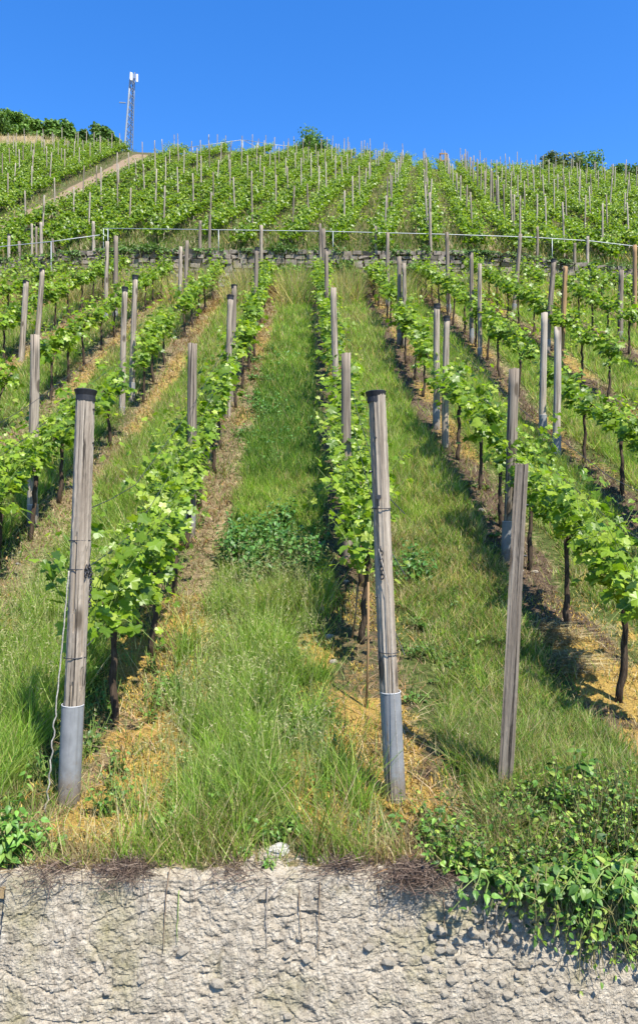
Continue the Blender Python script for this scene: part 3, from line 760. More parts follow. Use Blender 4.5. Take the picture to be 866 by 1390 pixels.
# ------------------------------------------------------------------ posts
def shaft_vf(L, r0, r1, n, rings, seed, square=False, amp=0.05):
    q = np.random.default_rng(seed); ang = np.arange(n) * 2 * np.pi / n; V = []
    prof_a = 1 + amp * np.interp(np.arange(n), np.arange(0, n + 1, 1), q.normal(0, .6, n + 1))
    cracks = [(q.integers(0, n), a0, a0 + q.uniform(.2, .5)) for a0 in q.uniform(-.1, .8, 7)]; knots = [(q.uniform(.1, .95), q.uniform(3.9, 5.6)) for _ in range(5)]
    for i in range(rings + 1):
        f = i / rings; r = (r0 + (r1 - r0) * f) * prof_a * (1 + amp * 0.5 * q.normal(0, .5, n))
        if square: r = r * (1.0 / np.maximum(np.abs(np.cos(ang + .3)), np.abs(np.sin(ang + .3)))) * .9
        if n > 12:
            for c_, a0, b0 in cracks:
                if a0 < f < b0: r[int(c_ + 1.2 * math.sin(f * 4 + c_)) % n] *= 0.80
            r *= 1 + .03 * sum(math.exp(-((f - kf) / .012) ** 2) * np.exp(-((((ang - ka + np.pi) % (2 * np.pi)) - np.pi) / .35) ** 2) for kf, ka in knots)
        z = L * f + (q.normal(0, .006, n) if (i == rings and n > 8) else 0)
        bx, by = 0.006 * math.sin(f * 5 + seed), 0.006 * math.cos(f * 4 + seed)
        V.append(np.stack([r * np.cos(ang) + bx, r * np.sin(ang) + by, np.full(n, 1.0) * z], -1))
    V = np.concatenate(V)
    Fq = tri([[i * n + j, i * n + (j + 1) % n, (i + 1) * n + (j + 1) % n, (i + 1) * n + j] for i in range(rings) for j in range(n)])
    V = np.concatenate([V, [[0.0, 0, L]]]); t = rings * n; c = len(V) - 1
    return V, np.concatenate([Fq, [[c, t + j, t + (j + 1) % n] for j in range(n)]])
def ring_vf(z0, z1, ra, rb=None, n=18, topcap=True):
    rb = rb or ra; ang = np.arange(n) * 2 * np.pi / n
    prof_ = [(ra, z0), (ra, z0 + (z1 - z0) * .5), (rb, z1)] + ([(rb * .9, z1 + 0.004), (0.001, z1 + .005)] if topcap else [])
    V = np.concatenate([np.stack([r * np.cos(ang), r * np.sin(ang), np.full(n, z)], -1) for r, z in prof_])
    return V, tri([[i * n + j, i * n + (j + 1) % n, (i + 1) * n + (j + 1) % n, (i + 1) * n + j] for i in range(len(prof_) - 1) for j in range(n)])
def torus_vf(c, R0, r, axis, n=14, m=6):
    a = np.arange(n) * 2 * np.pi / n
    ax = np.array(axis, float); ax /= np.linalg.norm(ax); ref = np.array([0, 0, 1.0]) if abs(ax[2]) < .9 else np.array([1.0, 0, 0])
    e1 = np.cross(ax, ref); e1 /= np.linalg.norm(e1); e2 = np.cross(ax, e1)
    V = []; 
    for t in a:
        d = math.cos(t) * e1 + math.sin(t) * e2
        for p in range(m):
            b = 2 * np.pi * p / m; V.append(np.array(c) + d * (R0 + r * math.cos(b)) + ax * r * math.sin(b))
    Fq = [[i * m + j, ((i + 1) % n) * m + j, ((i + 1) % n) * m + (j + 1) % m, i * m + (j + 1) % m] for i in range(n) for j in range(m)]
    return np.array(V), tri(Fq)
def post(top, bot, label, rad=0.055, cap=False, sleeve=0.0, mat=None, square=False, hidden=0.0, detail=False, bare_tip=False, group='posts of the lower rows', y=None):
    base = at(*bot) if y is None else atd(bot[0], bot[1], y)
    if y is not None: base[2] = g1(base[0], base[1])
    tp = atd(top[0], top[1], base[1])
    ax = Vector(tp - base); L = ax.length
    base = Vector(base) - ax.normalized() * 0.12; L += 0.12
    root = empty('wooden_post', base); root.rotation_euler = ax.to_track_quat('Z', 'Y').to_euler(); root.rotation_euler.z += 0
    tag(root, label, 'post', group)
    seed = int(abs(top[0] * 7 + top[1]))
    mat = mat or M_WOOD
    s0 = 0.0
    V, Fa = shaft_vf(L - (0.0), rad * 1.08, rad * .94, 40 if detail else 12, 90 if detail else 12, seed, square)
    link('shaft', np_mesh('shaft', V, Fa, mat, smooth=(not square) and (not detail)), root)
    if cap:
        V, Fa = ring_vf(L - (0.045 if detail else .06), L + 0.012, rad * 1.04, rad * 1.22); c = link('cap', np_mesh('cap', V, Fa, M_CAP, smooth=False), root)
    if sleeve:
        V, Fa = ring_vf(0.0, 0.12 + sleeve, rad * 1.16, rad * 1.16, 20, False)
        s = link('sleeve', np_mesh('sleeve', V, Fa, M_SLEEVE, smooth=True), root)
        V, Fa = torus_vf((0, 0, 0.12 + sleeve), rad * 1.13, 0.0035, (0, 0, 1), 24, 5); link('rim', np_mesh('rim', V, Fa, M_LIP, smooth=True), s)
    return root, L, rad
def wire_band(root, z, rad, tail=0.12):
    p = [torus_vf((0, 0, z), rad * 1.06, 0.0026, (0.05, 0.05, 1), 20, 5)]
    p.append(tube([(0.01, -rad * 1.08, z), (0.008, -rad * 1.1, z - tail * .5), (-.006, -rad * 1.07, z - tail)], 0.0028, 5))
    V, Fa = vf(p); link('wire_tie', np_mesh('wire_tie', V, Fa, M_WIRE, smooth=True), root)
def chain(root, x, y, z, n=11):
    p = []
    for i in range(n):
        c = (x + rnd.uniform(-.003, .003), y, z - i * 0.021); ax = (1, 0.1, 0) if i % 2 else (0.1, 1, 0)
        v, f = torus_vf((0, 0, 0), 0.0095, 0.0032, ax, 8, 4); v[:, 2] *= 1.5; p.append((v + np.array(c), f))
    V, Fa = vf(p); link('chain', np_mesh('chain', V, Fa, M_WIRE, smooth=True), root)
def insulator(root, x, y, z):
    V, Fa = vf([box((x, y, z), (0.03, 0.025, 0.02)), tube([(x * .6, y, z - .01), (x * 1.2, y, z + .01), (x * 1.25, y, z - .05)], 0.004, 5)])
    link('clip', np_mesh('clip', V, Fa, M_WIRE), root)
def nails(root, rad, zs):
    for z, a in zs:
        V, Fa = tube([(rad * .8 * math.sin(a), -rad * .8 * math.cos(a), z), (rad * 1.12 * math.sin(a), -rad * 1.12 * math.cos(a), z)], 0.006, 6)
        link('nail', np_mesh('nail', V, Fa, M_WIRE), root)

p1, L, rd_ = post((117, 533), (94, 1085), 'tall grey post with black cap, hanging chain and grey sleeve, far left front', .0505, True, .52, detail=True, y=4.0)
wire_band(p1, L - .80, .053); wire_band(p1, L - 1.43, .054, .15); wire_band(p1, L - .955, .054, .02)
chain(p1, .012, -.062, L - .955, 10); chain(p1, -.035, -.052, L - .94, 3); chain(p1, -.012, -.060, L - .935, 3); chain(p1, .040, -.050, L - .97, 5); insulator(p1, .058, -.01, L - .72); nails(p1, .051, [(L - .09, -.2), (L - .2, 1.0), (L - .27, -.1)])
p2, L, rd_ = post((510, 535), (537, 1090), 'tall grey post with black cap and grey sleeve, centre front', .0475, True, .58, detail=True, y=4.0)
wire_band(p2, L - .62, .05, .10); wire_band(p2, L - 1.40, .051, .15); chain(p2, .052, -.02, L - .84, 8); insulator(p2, .055, -.02, L - .56); insulator(p2, -.058, -.02, L - .24)
nails(p2, .05, [(L - .42, .1), (L - .24, 1.2), (L - 1.1, .1)])
p3, L, rd_ = post((710, 631), (683, 1075), 'old split squared post without cap or sleeve, right front', .040, False, 0, M_WOODD, True, detail=True, y=4.05)
nails(p3, .042, [(L - .22, .4), (L - .5, -.3)])
LP = [  # top, bottom, label, radius, cap, sleeve, material
 ((262, 467), (258, 728), 'grey post with round top, first row left of the middle strip, second uphill', .055, 0, .30, M_WOODD),
 ((313, 402), (309, 566), 'shorter capped post of the pair, first row left of the middle strip', .055, 1, .0, M_WOOD),
 ((318, 388), (315, 545), 'taller capped post of the pair, first row left of the middle strip', .052, 1, .0, M_WOODD),
 ((349, 337), (346, 455), 'dark post near the terrace, first row left of the middle strip', .055, 1, 0, M_WOODD),
 ((355, 306), (354, 400), 'thick pale post under the handrail, first row left of the middle strip', .06, 0, 0, M_WOOD),
 ((470, 480), (471, 757), 'capless grey post among vines behind the centre front post', .052, 0, .0, M_WOODD),
 ((453, 391), (456, 570), 'grey post with a dark band, first row right of the middle strip, third uphill', .056, 0, .0, M_WOOD),
 ((443, 338), (443, 455), 'dark capped post, first row right of the middle strip, near the hedge', .052, 1, 0, M_WOODD),
 ((435, 304), (436, 400), 'pale post crossing the handrail just left of its dark neighbour, centre', .05, 0, 0, M_WOODD),
 ((439, 311), (440, 415), 'dark post crossing the handrail in the centre, right of the pale one', .06, 0, 0, M_WOODD),
 ((698, 501), (688, 762), 'grey post with grey sleeve behind the old split squared post', .058, 0, .42, M_WOODD),
 ((593, 414), (592, 582), 'taller capped post of the pair, second row right of the middle strip', .052, 1, .42, M_WOOD),
 ((606, 431), (604, 606), 'shorter capped post of the pair, second row right of the middle strip', .05, 1, .0, M_WOOD),
 ((542, 349), (542, 467), 'dark post, left of the near-terrace pair, second row right of the middle strip', .055, 0, .25, M_WOODD),
 ((548, 358), (549, 470), 'pale post, right of the near-terrace pair, second row right of the middle strip', .05, 0, 0, M_WOOD),
 ((510, 307), (511, 382), 'slim grey post with sleeve above the reddish grass tuft, right of centre', .05, 0, .22, M_WOOD),
 ((526, 316), (526, 416), 'dark post with sleeve touching the handrail, right of the reddish tuft', .06, 0, .3, M_WOODD),
 ((738, 425), (736, 602), 'taller pale post of the pair, third row right of the middle strip', .055, 0, .45, M_WOODL),
 ((756, 445), (755, 628), 'shorter pale post of the pair with sleeve, third row right of the middle strip', .055, 0, .40, M_WOODL),
 ((639, 343), (640, 466), 'dark post with a white tip, third row right of the middle strip', .052, 1, .35, M_WOODD),
 ((651, 358), (651, 487), 'pale post right of the white-tipped one, third row right of the middle strip', .05, 0, .25, M_WOOD),
 ((606, 316), (609, 425), 'post with a dark lower half, rising past the handrail, right of centre', .062, 0, .25, M_WOODD),
 ((583, 262), (585, 360), 'tall pale post with dark collar crossing the handrail, right of centre', .058, 0, 0, M_WOOD),
 ((706, 318), (697, 423), 'leaning dark post with collar, fourth row right of the middle strip', .062, 0, .22, M_WOODD),
 ((751, 353), (742, 478), 'leaning dark capped post beside the brown one, upper right', .062, 1, .28, M_WOODD),
 ((767, 362), (761, 490), 'orange-brown post leaning right, beside the dark capped post', .058, 0, 0, M_WOODB),
 ((729, 308), (729, 376), 'thin post against the pale terrace stones, right', .05, 0, 0, M_WOODD),
 ((843, 367), (841, 460), 'dark upright post with flat top, far right', .062, 0, .18, M_WOODD),
 ((861, 333), (860, 450), 'brown tall post at the right edge under the handrail end', .06, 0, 0, M_WOODB),
 ((780, 330), (779, 378), 'short dark post below the handrail, right', .06, 0, 0, M_WOODD),
 ((797, 321), (797, 362), 'pale post carrying the handrail bend, right', .06, 0, 0, M_WOODL),
 ((48, 455), (45, 713), 'grey post with grey sleeve, second row left of the middle strip, near left edge', .055, 0, .24, M_WOOD),
 ((170, 391), (166, 562), 'shorter capped post of the pair, second row left of the middle strip', .052, 1, .12, M_WOOD),
 ((184, 375), (179, 545), 'taller capped post of the pair with sleeve, second row left of the middle strip', .052, 1, .35, M_WOOD),
 ((246, 335), (244, 425), 'pale post of the pair before the grey rubble, left', .06, 0, 0, M_WOOD),
 ((254, 327), (251, 430), 'dark taller post of the pair before the grey rubble, left', .058, 0, .0, M_WOODD),
 ((36, 382), (30, 490), 'leaning capped post at far left, shorter of its pair', .062, 1, 0, M_WOOD),
 ((58, 366), (50, 480), 'leaning capped post at far left, taller of its pair', .058, 1, 0, M_WOOD),
 ((146, 328), (144, 440), 'pale slim post with sleeve, left of its dark partner near the rail corner', .055, 0, .3, M_WOOD),
 ((158, 321), (157, 435), 'dark post of the pair just right of the rail corner', .062, 0, .25, M_WOODD),
 ((13, 318), (13, 395), 'pale capped post crossing the lower handrail near the left edge', .06, 1, 0, M_WOODL),
 ((27, 328), (27, 390), 'dark post behind the lower handrail near the left edge', .062, 0, 0, M_WOODD),
 ((127, 301), (128, 345), 'pale post at the end of the lower handrail, left', .062, 0, 0, M_WOODL),
 ((72, 324), (73, 350), 'short stub post below the lower handrail, left', .05, 0, 0, M_WOODD),
 ((44, 304), (44, 352), 'left post of three crossing the lower handrail, far left', .045, 0, 0, M_WOODL),
 ((50, 308), (50, 352), 'middle post of three crossing the lower handrail, far left', .05, 0, 0, M_WOODD),
 ((56, 302), (57, 352), 'right post of three crossing the lower handrail, far left', .058, 0, 0, M_WOODL),
 ((272, 300), (272, 345), 'thick post above the rubble left of centre, left of its partner', .06, 0, 0, M_WOODD),
 ((285, 292), (285, 345), 'tall dark post above the rubble left of centre, right of its partner', .055, 0, 0, M_WOODD),
]
nlow = 3
for t in LP:
    post(t[0], t[1], t[2], t[3], t[4], t[5], t[6]); nlow += 1

# slim stakes beside vines and the split stake in the near centre
def stake(top, bot, label, rad=.009):
    b = at(*bot); tp = atd(top[0], top[1], b[1]); V, Fa = tube([b - b, (tp - b) * .5 + np.array([.006, 0, 0]), tp - b], [rad, rad * .95, rad * .9], 7)
    tag(link('vine_stake', np_mesh('vine_stake', V, Fa, M_WOODB, smooth=True), None, b), label, 'stake')
stake((500, 790), (497, 962), 'thin brown stake standing beside the first vine of the centre row')
stake((486, 790), (478, 868), 'thin grey stake just behind the brown stake, centre row')

# upper vineyard posts
up_mesh = []
for v in range(4):
    V, Fa = shaft_vf(1.0, .042, .036, 8, 5, 700 + v)
    up_mesh.append([np_mesh('wooden_post', V, Fa, m, smooth=True) for m in (M_WOODL, M_WOOD, M_WOODD)])
cnt_up = 0; budget = 300 - nlow
UPP = []
for ri, (x0, dx, ya, yb, ph) in enumerate(rowsup):
    edge = abs(x0 - 9.0) < 0.96
    step = 1.9 if edge else 3.7
    y = ya + 0.6 + (rnd.uniform(0, 3) if not edge else 0); c = 0
    while y < yb:
        x = x0 + dx * (y - 33) + rnd.gauss(0, .05)
        if abs((x - .3) / y) < 0.47: c += 1; UPP.append((y, x, ri, c, edge))
        y += step * rnd.uniform(.8, 1.2)
UPP.sort()
for (y, x, ri, c, edge) in UPP[:budget]:
    m = up_mesh[rnd.randrange(4)][rnd.choices([0, 1, 2], [.55, .33, .12])[0] if not edge else rnd.choices([0, 1, 2], [.2, .45, .35])[0]]
    o = link('wooden_post', m, None, (x, y, g1(x, y) - .1))
    h = rnd.uniform(2.0, 2.6) * (1.15 if edge else 1); o.scale = (1.25 if edge else 1, 1, h); o.rotation_euler = (rnd.gauss(0, .025), rnd.gauss(0, .035), rnd.uniform(0, 6))
    tag(o, 'slim post, upper vineyard, %s, %s above terrace' % (rowsup[ri][4], ordw(c)), 'post', 'posts of the upper vineyard')

parts = []
for (y, x, ri, c, edge) in UPP[budget:]:
    V, Fa = shaft_vf(1.0, .042, .036, 5, 1, int(abs(x * 50 + y))); V = V * np.array([1, 1, rnd.uniform(1.8, 2.5)]); V[:, 0] += V[:, 2] * rnd.gauss(0, .04)
    parts.append((V + np.array([x, y, g1(x, y) - .1]), Fa))
if parts:
    V, Fa = vf(parts); tag(link('vineyard_posts', np_mesh('vineyard_posts', V, Fa, M_WOODL)), 'farthest thin posts along the crest of the upper vineyard', 'posts', kind='stuff')

# ------------------------------------------------------------------ wires and ropes
def wire(label, pts, rad, mat, name='trellis_wire', cat='wire'):
    P = np.array(pts); V, Fa = tube(P - P[0], rad, 5); tag(link(name, np_mesh(name, V, Fa, mat, smooth=True), None, P[0]), label, cat)
def row_wire(k, h, ya, yb, label):
    ys = np.linspace(ya, yb, 14); wire(label, [(rowx(k) + .05, yy, float(prof(yy)) + h) for yy in ys], .0027, M_WIRE)
for k, nm in ((1, 'first row left of the middle strip'), (2, 'first row right of the middle strip'), (3, 'second row right of the middle strip'), (0, 'second row left of the middle strip')):
    for h, wn in ((.78, 'lower'), (1.22, 'middle'), (1.55, 'upper')):
        row_wire(k, h, 4.0 if k in (1, 2) else 5.0, 12.8, 'thin dark trellis wire, %s of three, %s' % (wn, nm))
a = atd(94, 775, 3.93); b = at(62, 1108)
def rope_pts(a, b, n, amp): return [a + (b - a) * f + np.array([amp * math.sin(f * 40), amp * math.cos(f * 31), -.02 * math.sin(f * 3.14)]) for f in np.linspace(0, 1, n)]
mid_ = atd(76, 965, 3.86)
wire('pale twisted guy rope running from the left front post to the ground', rope_pts(a, mid_, 20, .0015) + rope_pts(mid_, b, 24, .006)[1:], .004, M_ROPE, 'guy_rope', 'rope')
wire('thin bright wire running down the centre front post', [atd(514, 745, 3.93), atd(528, 800, 3.93), atd(534, 930, 3.92), atd(541, 1040, 3.90), atd(545, 1098, 3.88)], .0018, M_ROPE, 'guy_wire', 'wire')

# ------------------------------------------------------------------ handrails
def rail(label, pts, uprights, rad=.016, name='pipe_handrail', mat=None, group=None):
    mat = mat or M_GALV
    P = np.array(pts); root = empty(name, P[0]); tag(root, label, 'handrail', group)
    V, Fa = tube(P - P[0], rad, 8); link('rail', np_mesh('rail', V, Fa, mat, smooth=True), root)
    for (x, y, zt) in uprights:
        b = np.array([x, y, g1(x, y) - .1]); V, Fa = tube([b - P[0], np.array([x, y, zt]) - P[0]], rad * .95, 8)
        link('upright', np_mesh('upright', V, Fa, mat, smooth=True), root)
ry = 29.35
pp = [(141, 310), (300, 312), (440, 314), (600, 318), (720, 322), (800, 327), (868, 335), (930, 341)]
pw = [atd(px, py, ry) for px, py in pp]
ups = []
for px in (141, 147, 297, 452, 749, 905):
    p = atd(px, float(np.interp(px, [q[0] for q in pp], [q[1] for q in pp])), ry); ups.append((p[0], ry, p[2]))
rail('long galvanised pipe handrail along the top of the terrace wall', pw, ups)
pl = [atd(px, py, 28.6) for px, py in ((-60, 345), (0, 335), (70, 328), (136, 319))]
rail('lower galvanised pipe handrail at the left, ending at a pale post', pl, [(pl[0][0], 28.6, pl[0][2]), (pl[2][0], 28.6, pl[2][2])])
# white rails on the crest
def crest_rail(label, pix, y, upx, rad=.03):
    P = [atd(px, py, y) for px, py in pix]
    rail(label, P, [(atd(px, 200, y)[0], y, atd(px, float(np.interp(px, [q[0] for q in pix], [q[1] for q in pix])), y)[2]) for px in upx], rad, 'crest_handrail', M_GALV, 'white rails on the crest')
crest_rail('white rail rising gently along the crest to the stair head', [(236, 203), (280, 197), (328, 190)], 76.0, (240, 262, 284, 306, 328))
crest_rail('white rail sloping down from the stair head on the crest', [(330, 190), (345, 198), (362, 209)], 74.0, (330, 346, 361))
crest_rail('level white rail on the crest beside the round bush', [(332, 190), (370, 196), (402, 200)], 76.2, (350, 375, 400))
crest_rail('white rail descending right of the round bush', [(446, 203), (480, 211), (512, 218)], 76.4, (447, 470, 492, 510))
def frame(label, x0, x1, y0p, y1p, y):
    a = atd(x0, y0p, y); b = atd(x1, y0p, y); zb = atd(x0, y1p, y)[2]
    root = empty('timber_frame', (a[0], y, zb)); tag(root, label, 'timber_frame')  # open timber frame of plain uprights and crossbars, not a scaffold
    for (xx, nm) in ((a[0], 'upright'), (b[0], 'upright')):
        V, Fa = box((xx - a[0], 0, (a[2] - zb) / 2 - .4), (.12, .12, a[2] - zb + .8)); link(nm, np_mesh(nm, V, Fa, M_WOODB), root)
    for f in (.55, .95):
        V, Fa = box(((b[0] - a[0]) / 2, -.09, (a[2] - zb) * f), (b[0] - a[0] + .1, .05, .14)); link('crossbar', np_mesh('crossbar', V, Fa, M_WOODB), root)
frame('small brown timber frame standing on the crest right of centre', 597, 606, 208, 232, 73)

# ------------------------------------------------------------------ trees, bushes, weeds
def blob_leaves(n, blobs, size, pal, flat=.35):
    w = np.array([b[3] ** 2 for b in blobs]); w = w / w.sum(); bi = rng.choice(len(blobs), n, p=w); B = np.array(blobs)[bi]
    d = unit(rng.normal(0, 1, (n, 3))); rr = B[:, 3] * rng.uniform(.35, 1.12, n) ** .7
    P = B[:, :3] + rng.normal(0, .12, (n, 3)) * B[:, 3:4] + d * rr[:, None] * np.array([1, 1, .85])
    Nn = unit(d + rng.normal(0, .5, (n, 3)) + np.array([0, 0, .4])); Tt = rng.normal(0, 1, (n, 3)); Tt = unit(Tt - Nn * (Tt * Nn).sum(1, keepdims=True))
    M = np.stack([np.cross(Tt, Nn), Tt, Nn], -1) * (size * rng.uniform(.6, 1.3, n))[:, None, None]
    return P, M, pick(pal, n)
TG = {'dark': np.array([[.06, .125, .02], [.085, .16, .028], [.11, .19, .035]]), 'mid': np.array([[.085, .17, .025], [.11, .21, .03], [.14, .24, .04]]),
      'olive': np.array([[.11, .15, .045], [.14, .185, .055], [.085, .125, .04]])}
def tree(x, y, zb, h, wd, label, pal='mid', n=1500, cat='tree', name='broadleaf_tree', low=.15, seed=0, size=.3, group=None):
    r = random.Random(seed + int(x * 13 + y)); root = empty(name, (x, y, zb)); tag(root, label, cat, group)
    th = h * .55; parts = [tube([(0, 0, -.3), (wd * .03, 0, th * .5), (0, 0, th)], [h * .035, h * .025, h * .012], 7)]
    blobs = []
    for i in range(24):
        a = r.uniform(0, 6.28); q = r.uniform(.05, .42) * wd; z = h * (low + (1 - low) * r.uniform(.12, .86)); 
        q *= math.sin(min(1, max(.1, 1.08 - abs(z / h - .5) * 1.2)) * 1.4)
        blobs.append((q * math.cos(a), q * math.sin(a), z, wd * r.uniform(.07, .22)))
        if i < 7: parts.append(tube([(0, 0, th * r.uniform(.35, .8)), (q * math.cos(a) * .5, q * math.sin(a) * .5, z * .8), (q * math.cos(a), q * math.sin(a), z)], [h * .012, h * .008, h * .003], 5))
    V, Fa = vf(parts); link('trunk', np_mesh('trunk', V, Fa, M_BARK, smooth=True), root)
    P, M, C = blob_leaves(n, blobs, size, TG[pal]); V, Fa, Ct = inst(LT_F[0] - np.array([0, .5, 0]), LT_F[1], M, P, C)
    tag(link('crown', np_mesh('crown', V, Fa, M_TREE, tint=Ct), root), kind='stuff')
def treepx(px, ytop, ybase, wpx, y, label, **kw):
    b = atd(px, ybase, y); t = atd(px, ytop, y); zg = min(b[2], g1(b[0], y) if kw.pop('grounded', True) else b[2])
    h = t[2] - zg; tree(b[0], y, zg, h, wpx * y / 1000, label, low=max(.1, (b[2] - zg) / h * .9), **kw)
lt = [(-12, 140, 58, 'dark', 'tall tree at the left edge of the ridge'), (18, 152, 44, 'mid', 'rounded tree on the ridge, second from left edge'), (44, 160, 34, 'dark', 'dark tree on the ridge, third from left edge'),
      (66, 163, 34, 'mid', 'tree on the ridge between the dark tree and the tallest middle one'), (90, 168, 36, 'mid', 'bright green tree in the middle of the ridge line'), (112, 177, 26, 'dark', 'low dark tree on the ridge line'),
      (134, 171, 30, 'dark', 'pointed dark tree on the ridge left of the mast'), (150, 178, 22, 'mid', 'last small tree of the ridge line beside the mast')]
for i, (px, yt, w_, pal, lab) in enumerate(lt):
    treepx(px, yt, 193, w_ * 1.35, 112 + (i % 3) * 3, lab, pal=pal, n=3600, seed=i, size=.36, group='trees on the left ridge')
rt = [(768, 207, 40, 'olive', 'olive-toned wispy bush on the right crest'), (748, 205, 26, 'olive', 'small sparse shrub left of the right crest bush'), (793, 208, 44, 'mid', 'fuller green tree on the right crest'), (838, 226, 30, 'mid', 'low bush on the right crest near the edge'),
      (860, 226, 40, 'dark', 'dark bush at the right edge of the crest')]
for i, (px, yt, w_, pal, lab) in enumerate(rt):
    treepx(px, yt, 240, w_ * 1.2, 82 + i, lab, pal=pal, n=1500, seed=40 + i, size=.2, group='trees on the right crest')
b = at(425, 212); tree(b[0], 74.5, g1(b[0], 74.5), 2.3, 3.9, 'round dark bush standing alone on the crest', 'mid', 2600, 'bush', 'round_bush', .05, 77, .17)

def weed(x, y, h, n, label, pal, size, name='weed_plant', spread=.12, group=None, z=None, stems=7, hang=False, acc=None, wild=.3):
    loc = (x, y, g1(x, y) if z is None else z)
    if acc is None: root = empty(name, loc); tag(root, label, 'plant', group)
    r = random.Random(int(x * 997 + y * 313)); parts = []; P, Nn, Tt, Sz = [], [], [], []
    for s in range(stems):
        a = r.uniform(0, 6.28); sp = spread * r.uniform(.2, 1.2); hh = h * r.uniform(.55, 1.1)
        pts = []
        for f in np.linspace(0, 1, 6):
            zz = hh * f if not hang else hh * (.35 * f - 1.25 * f * f)
            wob = r.gauss(0, .016) if hang else 0
            yy = math.sin(a) * sp * (f ** .8) * (1 if not hang else 0.4) - (0.10 * min(1, f * 2) if hang else 0)
            pts.append((math.cos(a) * sp * (.3 + f) + wob, yy, zz + wob * .5))
        parts.append(tube(pts, np.linspace(.0035, .0015, 6), 4, False))
        m = max(3, n // stems)
        for q in range(m):
            f = .12 + .88 * (q + r.random()) / m; i = f * 5; k = int(min(4, i)); t = i - k
            p = np.array(pts[k]) * (1 - t) + np.array(pts[k + 1]) * t; b = q * 1.57 + r.uniform(-.6, .6); o = np.array([math.cos(b), math.sin(b), 0])
            P.append(p + o * .01); Nn.append([o[0] * .35 + r.gauss(0, wild), o[1] * .35 + r.gauss(0, wild) - (.5 if hang else .1), .8]); Tt.append([o[0], o[1], -.15 + r.gauss(0, .25)]); Sz.append(size * r.uniform(.6, 1.2) * (1.15 - .5 * f))
    P, Nn, Tt, Sz = np.array(P), unit(np.array(Nn)), np.array(Tt), np.array(Sz); Tt = unit(Tt - Nn * (Tt * Nn).sum(1, keepdims=True))
    M = np.stack([np.cross(Tt, Nn), Tt, Nn], -1) * Sz[:, None, None]
    sv, sf = vf(parts)
    if acc is None: link('stem', np_mesh('stem', sv, sf, M_SHOOT), root)
    C = pick(pal, len(P))
    V, Fa, Ct = inst(LT_W[0], LT_W[1], M, P, C)
    if acc is not None:
        acc.append((sv + np.array(loc), sf, np.full((len(sv), 3), .1), 1)); acc.append((V + np.array(loc), Fa, Ct, 0)); return
    o = link('foliage', np_mesh('foliage', V, Fa, M_WEED, tint=Ct), root); o['kind'] = 'stuff'
WD = np.array([[.035, .10, .018], [.05, .13, .022], [.07, .16, .03]]); WL = np.array([[.09, .20, .03], [.12, .24, .035], [.07, .16, .025], [.16, .26, .05]])
def cover(name, label, acc, sm=None):
    V, Fa, C, Mi = joinVF(acc); tag(link(name, np_mesh(name, V, Fa, [M_WEED, sm or M_SHOOT], tint=C, midx=Mi)), label, 'ground cover', kind='stuff')
A = []
for i, (px, py) in enumerate(((330, 770), (355, 782), (385, 790), (410, 795), (345, 750), (375, 762), (400, 770), (365, 740), (390, 748), (318, 752), (420, 775), (340, 800), (305, 770), (425, 790), (380, 725))):
    b = at(px, py); weed(b[0], b[1], .44, 150, '', WD * 1.25, .085, 'nettle', .16, stems=9, acc=A)
cover('nettles', 'dark leafy nettle clump on the middle grass strip', A); A = []
for i, (px, py) in enumerate(((552, 800), (566, 792), (548, 780), (575, 800))):
    b = at(px, py); weed(b[0], b[1], .36, 120, '', WD * 1.2, .075, 'nettle', .13, stems=8, acc=A)
cover('nettles', 'dark leafy weeds beside the centre front post', A); A = []
for i in range(34):
    b = at(rnd.gauss(370, 22), rnd.uniform(470, 630)); weed(b[0], b[1], rnd.uniform(.1, .2), 100, '', WD * rnd.uniform(1.1, 1.7), rnd.uniform(.06, .085), 'clover', .3, stems=12, acc=A)
cover('clover', 'low green clover up the middle strip', A); A = []
for i in range(60):
    px = rnd.uniform(560, 680); py = rnd.uniform(660, 960)
    b = at(px, py); weed(b[0], b[1], rnd.uniform(.05, .12), 50, '', WL * rnd.uniform(.5, .9), rnd.uniform(.03, .055), 'weed', .14, stems=8, acc=A)
for i in range(110):
    b = at(rnd.uniform(40, 450), rnd.uniform(690, 1150)); weed(b[0], b[1], rnd.uniform(.1, .26), 40, '', WL * rnd.uniform(.6, 1), rnd.uniform(.025, .05), 'weed', .1, stems=6, acc=A)
cover('weeds', 'low leafy weeds scattered through the grass', A)
# seedlings and forbs near the wall
for (px, py, h_, n_, sz, lab) in ((787, 1085, .24, 34, .085, 'tall seedling with large leaves in the grass at right'), (400, 1135, .12, 24, .06, 'green forb on the wall edge right of the pale stone'),
     (425, 1150, .09, 20, .05, 'small forb on the wall edge below centre'), (530, 1135, .12, 24, .06, 'green forb below the centre front post'), (270, 1150, .08, 22, .04, 'low herb on the wall edge left of the pale stone'),
     (335, 1165, .07, 40, .03, 'creeping herb below the pale stone'), (365, 1180, .06, 40, .026, 'creeping herb on the wall lip under the stone'), (485, 1120, .08, 18, .045, 'small pale herb left of the centre post base')):
    b = at(px, py); weed(b[0], b[1], h_, n_, lab, WL, sz, 'forb', h_ * .35, 'forbs along the wall edge', stems=max(2, n_ // 9))
# bush at left edge
for i, (px, py, h_) in enumerate(((8, 1180, .34), (25, 1170, .28), (-12, 1175, .4), (40, 1160, .16))):
    b = at(px, py); weed(b[0], b[1], h_, 90, ['broad-leaved bush at the lower left edge above the wall', 'broad-leaved shoot just right of the left edge bush', 'broad-leaved bush cut by the left edge', 'low sprout between the left bush and the rope'][i], WL * 1.25, .062, 'broadleaf_shrub', .12, stems=6)
